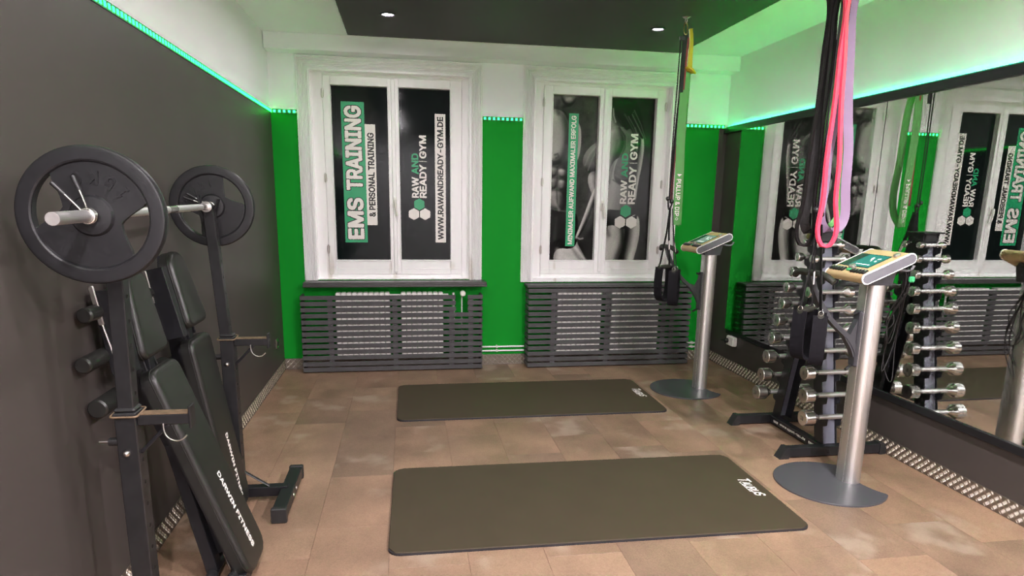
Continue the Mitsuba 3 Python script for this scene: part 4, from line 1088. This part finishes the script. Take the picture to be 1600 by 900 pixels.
# ------------------------------------------------------------------ suspension trainers
def suspension(label, hx, hy, dz=0.0):
    k = thing('suspension_trainer', label, 'suspension trainer')
    H = np.array([hx, hy, 0.0]); S = lambda x, y, z: H + [x, y, z + (dz if z < 2.6 else 0)]
    part(k, 'ceiling_eye', cat(onto(lathe([(0, .006), (.020, .006), (.026, .002), (.028, 0)], 20), S(0, 0, ZC - .012), X_, -Y_, -Z_), tube(np.array([S(0, .016 * math.cos(t), ZC - .034 + .016 * math.sin(t)) for t in np.linspace(0, 2 * math.pi, 24, endpoint=False)]), .004, 8, closed=True)), 'steel_plain', 40)
    part(k, 'carabiner', tube(np.array([S(.013 * math.cos(t), .004 * math.sin(t), ZC - .085 + .040 * math.sin(t)) for t in np.linspace(0, 2 * math.pi, 28, endpoint=False)]), .0045, 8, closed=True), 'brass', 40, label='brass carabiner')
    part(k, 'anchor_strap', ribbon([S(.004, 0, 2.635), S(-.004, 0, 2.45), S(-.006, 0, 2.20)], .030, .005, X_), 'webbing')
    part(k, 'buckle', bx(hx - .040, hx - .004, hy - .014, hy + .006, 2.535 + dz, 2.565 + dz, .003), 'black_plastic')
    for x0, x1 in ((-.034, -.040), (-.014, -.022)):
        part(k, 'cord', tube(spline([S(x0, -.006, 2.55), S(x0 - .004, -.004, 2.2), S((x0 + x1) / 2 - .006, -.002, 1.8), S(x1 - .002, 0, 1.47)], 20), .0042, 8), 'webbing', True)
    part(k, 'pulley_ball', cat(trimesh.creation.icosphere(2, .017), ), 'black_plastic', True)
    scene[f'{k}__pulley_ball'] = mikit.ply(cat(*[trimesh.creation.icosphere(2, .016).apply_translation(S(x, -.004, z)) for x, z in ((-.052, 1.475), (-.024, 1.455))]), 'black_plastic', True)
    part(k, 'equalizer_loop', tube(spline([S(-.050, 0, 1.47), S(-.034, .006, 1.40), S(-.012, .004, 1.455)], 14), .006, 8), 'webbing', True)
    # two handles: side straps, grip, foot loop
    for j, (cx, cy, zg, ang, zb, hw) in enumerate(((-.045, .000, .985, .50, .735, .054), (.042, .010, .960, 1.02, .700, .056))):
        c, s = math.cos(ang), math.sin(ang)
        e = np.array([c, s, 0]); w = np.array([-s, c, 0])
        g = S(cx, cy, zg)
        top = S(-.030 + .018 * j, 0, 1.405)
        part(k, 'lower_strap', ribbon([top, top * .6 + g * .4 + [0, 0, .0] - e * .012, g - e * hw + [0, 0, .012]], .026, .003, w * .3 + e), 'webbing')
        part(k, 'lower_strap', ribbon([top, top * .6 + g * .4 + e * .012, g + e * hw + [0, 0, .012]], .026, .003, w * .3 + e), 'webbing')
        part(k, 'strap_tag', ribbon([top * .45 + g * .55 + e * (.022) - w * .003, top * .30 + g * .70 + e * (.032) - w * .003], .020, .004, w * .3 + e), 'print_white', label='pale strap tag')
        part(k, 'grip', rod(g - e * (hw + .006), g + e * (hw + .006), .0155, n=18), 'grip_rubber', 40)
        part(k, 'ring', cat(*[tube(np.array([g + e * q * (hw + .004) + w * .011 * math.cos(t) + Z_ * (.012 + .012 * math.sin(t)) for t in np.linspace(0, 2 * math.pi, 18, endpoint=False)]), .0024, 6, closed=True) for q in (-1, 1)]), 'chrome', 40)
        d = zg - zb
        U = [g - e * hw, g - e * (hw + .008) - Z_ * d * .35, g - e * (hw + .004) - Z_ * d * .72, g - e * hw * .6 - Z_ * d * .96, g - Z_ * d, g + e * hw * .6 - Z_ * d * .96, g + e * (hw + .004) - Z_ * d * .72, g + e * (hw + .008) - Z_ * d * .35, g + e * hw]
        part(k, 'foot_loop', ribbon(spline(U, 36), .068, .008, w), 'foot_loop_fabric', 40)
    return k
suspension('near black suspension trainer hanging in front of the near console', 2.010, 2.93)
suspension('far black suspension trainer hanging in front of the far console', 1.908, 4.53, .05)

# ------------------------------------------------------------------ resistance bands
def band(label, top, bot, half, w, mat, wdir=(1, .4, 0), t_=.005, shift=0.0, ztop_half=.018):
    """Closed loop hanging from top to bot; half: half distance of its two strands below."""
    k = thing('resistance_band', label, 'resistance band')
    t, b = np.array(top, float), np.array(bot, float)
    ex = np.array([1, -.15, 0]); ex /= np.linalg.norm(ex)
    L = t[2] - b[2]
    left, right = [], []
    for q in np.linspace(0, 1, 8):
        c = t + (b - t) * q
        hwid = ztop_half + (half - ztop_half) * min(1, max(0, (q - .30) / .45)) ** 1.3
        c = c + ex * shift * math.sin(q * math.pi)
        if q > .93: continue
        left.append(c - ex * hwid); right.append(c + ex * hwid)
    pts = [t + Z_ * ztop_half] + right + [b + ex * half * .86 + Z_ * half * .55, b + ex * half * .45 + Z_ * half * .10, b, b - ex * half * .45 + Z_ * half * .10, b - ex * half * .86 + Z_ * half * .55] + left[::-1]
    part(k, 'loop', ribbon(spline(pts, 110, closed=True), w, t_, wdir, closed=True), mat, 40)
    return k
TY = 2.93
FW = (.82, -.57, 0)
band('pink rubber resistance band loop hanging beside the near suspension trainer', (1.985, TY - .015, 2.60), (2.010, TY - .03, 1.300), .034, .022, 'band_pink', (1, .3, 0), t_=.012, ztop_half=.008)
band('purple rubber resistance band loop hanging beside the near suspension trainer', (2.036, TY + .015, 2.60), (2.066, TY + .02, 1.372), .054, .042, 'band_purple', FW, ztop_half=.006)
band('green rubber resistance band loop inside the purple one', (2.012, TY + .04, 2.60), (2.046, TY + .04, 1.395), .050, .026, 'band_green', FW, ztop_half=.006)
band('thin black rubber resistance band loop left of the pink one', (1.960, TY + .03, 2.60), (1.932, TY + .03, 1.30), .030, .020, 'band_black', (1, .3, 0), t_=.008, ztop_half=.010)
band('broad black rubber resistance band loop behind the pink one', (1.972, TY + .06, 2.60), (1.985, TY + .06, 1.36), .028, .044, 'band_black', FW, ztop_half=.008)
an = thing('ceiling_anchor', 'steel ceiling hook from which the near rubber bands hang', 'hook')
part(an, 'plate', onto(lathe([(0, .006), (.03, .006), (.034, 0)], 24), [2.022, TY + .02, ZC - .012], X_, -Y_, -Z_), 'steel_plain', 40)
part(an, 'hook', tube(spline([[2.022, TY + .02, 2.735], [2.022, TY + .02, 2.66], [1.985, TY + .02, 2.625], [1.975, TY + .02, 2.610]], 14), .006, 10), 'steel_plain', True)
part(an, 'crossbar', rod([1.955, TY + .02, 2.608], [2.085, TY + .02, 2.608], .009, n=12), 'steel_plain', 40)
# far band with the lettering
FX, FY = 1.935, 4.55
gb = thing('resistance_band', 'broad green rubber band with white PULLUP & DIP lettering, hanging by the right window', 'resistance band')
strip = spline([[FX + .030, FY + .03, 2.395], [FX + .012, FY + .03, 2.25], [FX + .012, FY + .028, 1.85], [FX + .023, FY + .026, 1.338]], 24)
part(gb, 'front_strand', ribbon(strip, np.r_[.030, .050, np.full(22, .066)], .004, X_), 'band_green', 40)
back = spline([[FX + .045, FY + .05, 2.395], [FX + .055, FY + .075, 2.2], [FX + .050, FY + .10, 1.8], [FX + .032, FY + .085, 1.40], [FX + .023, FY + .030, 1.337]], 30)
part(gb, 'back_strand', ribbon(back, .050, .004, [.8, .6, 0]), 'band_green', 40)
mt = text('PULLUP & DIP', .265, .036, .0008, True, .002)
part(gb, 'lettering', onto(mt, [FX - .004, FY + .0225, 1.665], -Z_, X_, -Y_), 'print_white', label='white lettering')
tri = cat(extr(Polygon([(0, 0), (.020, .019), (0, .038)]), .0008), extr(Polygon([(.306, .019), (.318, .006), (.332, .019), (.318, .032)]).difference(Polygon([(.311, .019), (.318, .011), (.327, .019), (.318, .027)])), .0008))
part(gb, 'emblem', onto(tri, [FX - .004, FY + .0225, 1.700], -Z_, X_, -Y_), 'print_white', label='white emblem')
kn = thing('yellow_strap', 'yellow strap knotted above the broad green band', 'strap')
part(kn, 'webbing_loop', ribbon(spline([[FX + .026, FY + .02, 2.675], [FX + .034, FY + .015, 2.60], [FX + .036, FY + .018, 2.50], [FX + .040, FY + .024, 2.42]], 14), np.linspace(.022, .030, 14), .014, X_), 'strap_yellow', 40)
part(kn, 'knot', cat(*[tube(spline([[FX + .015, FY + .02, 2.42], [FX + .040, FY + .0, 2.412], [FX + .068, FY + .02, 2.395], [FX + .045, FY + .05, 2.405]], 24, closed=True), .010, 8, closed=True), tube(spline([[FX + .03, FY + .01, 2.43], [FX + .055, FY + .0, 2.40], [FX + .08, FY + .012, 2.385]], 10), [.009] * 9 + [.005], 8)]), 'strap_yellow', True)
rb = thing('resistance_band', 'dark red rubber band hanging behind the far suspension trainer', 'resistance band')
part(rb, 'strand', ribbon(spline([[FX + .010, FY + .02, 2.62], [FX + .006, FY + .03, 2.30], [FX - .020, FY + .035, 1.90], [FX - .030, FY + .035, 1.50]], 20), .014, .005, X_), 'band_red', 40)
part(rb, 'strand', ribbon(spline([[FX - .006, FY + .03, 2.62], [FX - .008, FY + .045, 2.30], [FX - .024, FY + .05, 1.90], [FX - .030, FY + .036, 1.50]], 20), .020, .005, X_), 'band_black', 40)
